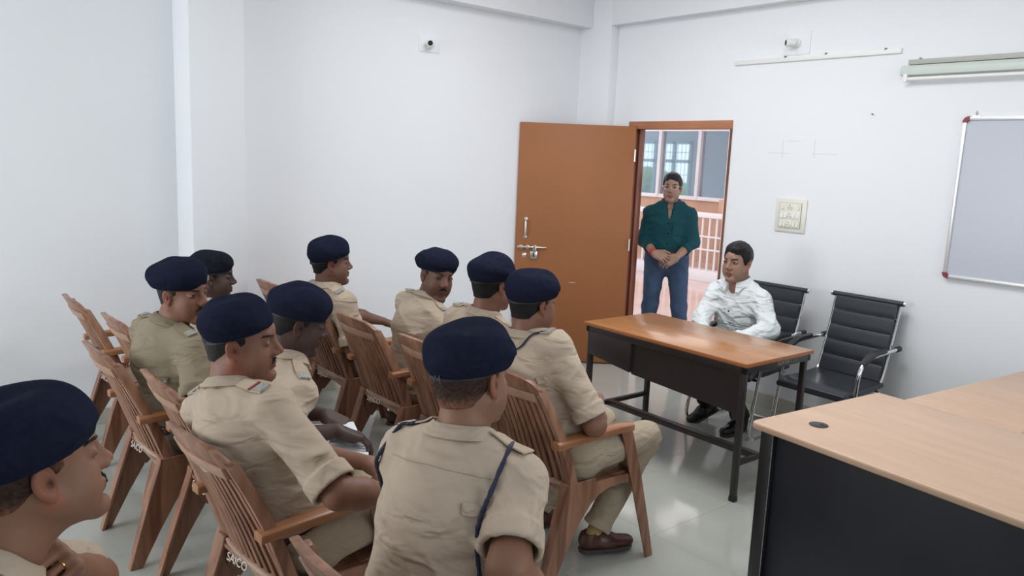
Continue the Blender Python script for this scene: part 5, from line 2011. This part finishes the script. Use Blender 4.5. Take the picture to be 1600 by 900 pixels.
P9 = seated('officer seen from behind with elbow on the armrest, nearest the table', (2.26, 2.25), (2.140, 2.405, 1.135), (2.225, 2.25, 0.53),
            haz=1, hpitch=0, taz=10, skin='warm', neck=(2.085, 2.405, 0.975), beret=(6, -1, 0.7), hh=0.003, badge=True, ch=0.006,
            tab=[(-0.125, 0.70, 1)], sleeve=0.90,
            armR=dict(el=(2.195, 2.062, 0.698), wr=(2.36, 2.22, 0.72), fd=(0.6, 0.7, 0.1), nz=(0.1, -0.2, 1), h=0.0036),
            kneeR=(2.665, 2.190, 0.512), ankR=(2.425, 2.240, 0.115), toeR=(0.95, -0.30, -0.03), kneeL=(2.68, 2.48, 0.50), ankL=(2.38, 2.58, 0.100), toeL=(1, -0.1, 0), sh=0.0045, th=0.007)
P10 = seated('large officer seen from behind with a navy shoulder cord, front centre', (1.06, 1.34), (1.127, 1.481, 1.189), (0.985, 1.405, 0.53),
             haz=16, hpitch=0, hroll=-5, taz=18, skin='amber', hair='shaved', neck=(1.085, 1.455, 1.040), beret=(3, -1, 0.5), bow=True, hh=0.0027, ch=0.0055, wide=1.20, belly=1.10, shw=0.166,
             ear=1.0, armfat=1.0, sleeve=0.80, depth=0.70, badge=False, fold=0.006,
             tab=[(-0.125, 0.78, -1)],
             armR=dict(el=(1.010, 1.172, 0.868), wr=(1.20, 1.22, 0.66), nz=(0, 0, 1), h=0.0034),
             armL=dict(el=(1.10, 1.69, 0.765), wr=(1.31, 1.60, 0.69), nz=(0, 0, 1)))
PEOPLE = {}
for nm, S in (('P1', P1), ('P2', P2), ('P3', P3), ('P4', P4), ('P5', P5), ('P6', P6), ('P7', P7), ('P8', P8), ('P9', P9), ('P10', P10)):
    PEOPLE[nm] = make_person(S)

SM = seated('man in a white shirt seated behind the teak topped table', (4.48, 2.93), (4.336, 2.913, 1.136), (4.50, 2.93, 0.53),
            haz=183, hpitch=-2, taz=183, skin='fair', shirt=whites_m, trousers=blacktr_m, shoes=blackshoe_m, socks=gsock_m, belt=bbelt_m, hair='full', beret=None, group=None,
            neck=(4.375, 2.915, 0.985), fat=0.45, hh=0.0027, ch=0.0062, long=True, placket=dbutton_m, wide=1.02, shw=0.158, drop=0.075, gaze=(1.5, 2.6, 1.2), shave=0.95, nose=1.05, vdeep=0.09, fold=0.010,
            armL=dict(el=(4.33, 2.635, 0.750), wr=(4.14, 2.74, 0.675), nz=(0, 0, 1)),
            armR=dict(el=(4.24, 3.085, 0.750), wr=(4.12, 2.98, 0.675), nz=(0, 0, 1)),
            kneeL=(4.08, 2.78, 0.51), kneeR=(4.08, 3.08, 0.51), ankL=(4.42, 2.84, 0.10), ankR=(4.44, 3.12, 0.135), toeR=(-0.93, 0.18, -0.28), toeL=(-1, 0, 0), sh=0.0045)
PEOPLE['SM'] = make_person(SM)
ST = dict(label='man in a dark teal shirt and jeans standing in the doorway', base=(5.45, 4.38), head=(5.434, 4.366, 1.545), pelvis=(5.465, 4.395, 0.955),
          haz=212, hpitch=0, taz=216, skin='fair', shirt=teal_m, trousers=jeans_m, shoes=blackshoe_m, socks=gsock_m, belt=bbelt_m, hair='full', glasses=True,
          neck=(5.470, 4.392, 1.395), gaze=(0, 0, 1.7), hh=0.003, ch=0.0065, long=True, rolled=True, cuffback=0.11, placket=teal_m, wide=1.06, shw=0.165, shave=0.9, vdeep=0.12, belly=1.05, drop=0.085,
          armR=dict(el=(5.345, 4.565, 1.075), wr=(5.235, 4.345, 0.985), fd=(0.15, -0.95, -0.25), nz=(-0.75, -0.2, 0.45), curl=0.45, h=0.0034),
          armL=dict(el=(5.575, 4.205, 1.085), wr=(5.345, 4.190, 0.965), fd=(-0.62, 0.55, -0.50), nz=(-0.5, -0.6, 0.4), curl=0.35, h=0.0034),
          kneeR=(5.385, 4.475, 0.50), kneeL=(5.53, 4.270, 0.50), ankR=(5.385, 4.520, 0.095), ankL=(5.56, 4.235, 0.095), toeR=(-0.8, -0.45, 0), toeL=(-0.7, -0.75, 0))
PEOPLE['ST'] = make_person(ST)

# red thread on the standing man's right wrist
rt, _, d = PEOPLE['ST']
m = MB()
a_, b_ = V3(5.335, 4.600, 1.075), V3(5.235, 4.345, 0.985)
ax_ = unit(b_ - a_); p1_ = unit(np.cross(ax_, V3(0, 0, 1))); p2_ = np.cross(ax_, p1_)
for k in range(4):
    c_ = b_ - ax_ * (0.012 + 0.007 * k)
    m.tube([c_ + (p1_ * math.cos(t) + p2_ * math.sin(t)) * 0.031 for t in np.linspace(0, 2 * PI, 17)], 0.0038, 6)
build('wrist_thread', shift(m, d['org']), redthread_m, rt, smooth=True)

# braided lanyard of the large officer
rt, G, d = PEOPLE['P10']


def back_pt(uu, ss, off=0.004):
    p = d['P'] + d['spine'] * (d['L'] * ss) + d['u'] * uu - d['n'] * 0.4
    h_ = G.hit(p, d['n'], 0.7)
    return h_ + G.grad(h_) * off


def top_pt(uu, nn, off=0.004):
    p = d['N'] + d['u'] * uu + d['n'] * nn + d['spine'] * 0.25
    h_ = G.hit(p, -d['spine'], 0.5)
    return h_ + G.grad(h_) * off


for nm_, path in (('R', [top_pt(-0.125, 0.03), top_pt(-0.140, 0.0), top_pt(-0.150, -0.03), back_pt(-0.156, 0.86), back_pt(-0.150, 0.78), back_pt(-0.148, 0.70), back_pt(-0.150, 0.60), back_pt(-0.155, 0.48), back_pt(-0.160, 0.36), back_pt(-0.160, 0.24)]),
                  ('L', [top_pt(0.09, 0.01), top_pt(0.12, -0.005, 0.006), top_pt(0.145, -0.015, 0.006), top_pt(0.170, -0.025, 0.006), back_pt(0.190, 0.89, 0.006), back_pt(0.205, 0.84, 0.006), back_pt(0.216, 0.78, 0.006), back_pt(0.224, 0.70, 0.006), back_pt(0.224, 0.60, 0.006)])):
    m = MB()
    pth = smooth_path(path, 6)
    m.tube([tuple(p) for p in pth], 0.0048, 8)
    for s_ in (0, PI):
        rings = []
        pts2 = []
        for i, p in enumerate(pth):
            a = i * 1.1 + s_
            pts2.append(Vector(p) + Vector(tuple(d['u'])) * 0.0028 * math.cos(a) - Vector(tuple(d['n'])) * 0.0028 * math.sin(a))
        m.tube([tuple(p) for p in pts2], 0.0034, 6)
    build('shoulder_cord', shift(m, d['org']), cord_m, rt, smooth=True)

# thin dark cord round the collar of the officer beside the table
r9, G9, d9 = PEOPLE['P9']
pth = []
for uu, nn in ((0.165, -0.01), (0.13, -0.02), (0.10, -0.035), (0.06, -0.072), (0.0, -0.086), (-0.06, -0.072), (-0.10, -0.035), (-0.13, -0.015), (-0.165, 0.0)):
    p = d9['N'] + d9['u'] * uu + d9['n'] * nn + d9['spine'] * 0.25
    h_ = G9.hit(p, -d9['spine'], 0.5)
    pth.append(h_ + G9.grad(h_) * 0.006)
m = MB(); m.tube([tuple(p) for p in smooth_path(pth, 5)], 0.0038, 6)
build('collar_cord', shift(m, d9['org']), cord_m, r9, smooth=True)

# stitched seams on the back of the large officer's shirt
yoke = [back_pt(q, 0.925 - 0.02 * abs(q) / 0.16, 0.0002) for q in np.linspace(-0.145, 0.145, 25)]
m = MB(); m.tube([tuple(p) for p in yoke], 0.0009, 5)
build('yoke_seam', shift(m, d['org']), seam_m, rt, smooth=True)

# ring on the hand of the officer at the left edge
rt, G, d = PEOPLE['P1']
w_, f_, z_ = V3(0.275, 1.665, 0.885), unit(V3(-0.1, -0.5, 0.45)), V3(0.75, 0.3, 0.4)
z_ = unit(z_ - f_ * (z_ @ f_))
l_ = -np.cross(z_, f_)
k_ = w_ + f_ * 0.092 - l_ * 0.0105
a_ = 0.15 + 1.25 * 1.1
dd_ = unit(unit(f_ - l_ * 0.04) * math.cos(a_) - z_ * math.sin(a_))
rc_ = k_ + dd_ * 0.018
b1_ = unit(np.cross(dd_, V3(0, 0, 1))); b2_ = np.cross(dd_, b1_)
m = MB(); m.tube([rc_ + (b1_ * math.cos(t) + b2_ * math.sin(t)) * 0.0098 for t in np.linspace(0, 2 * PI, 17)], 0.0019, 6)
build('finger_ring', shift(m, d['org']), gold_m, rt, smooth=True)

# sheets of paper and notebooks
def sheet(name, label, cat, c, w, l, rz, tilt=(0, 0), th=0.008, grp=None):
    m = MB(); m.box((-w / 2, -l / 2, -th / 2), (w / 2, l / 2, th / 2))
    o = build(name, m, paper_m, bevel=0.001)
    o.location = c
    o.rotation_euler = (tilt[0], tilt[1], rz)
    return tag(o, label, cat, grp)


sheet('notebook', 'white notebook on the lap of the bowed officer, under his forearm', 'notebook', (1.295, 2.555, 0.700), 0.20, 0.15, -0.35)
sheet('paper_sheet', 'white paper under the fingers of the bowed officer', 'paper', (1.30, 2.415, 0.675), 0.14, 0.20, -0.5, (0, 0.1), 0.003)
sheet('paper_pad', 'white paper pad beside the forearm of the young officer with a moustache', 'paper', (1.235, 1.985, 0.700), 0.15, 0.20, 0.5, (0.05, 0.1), 0.005)
sheet('folded_paper', 'folded white paper under the elbow of the large officer', 'paper', (1.22, 1.09, 0.675), 0.14, 0.10, 0.2, (0, 0.1), 0.004)
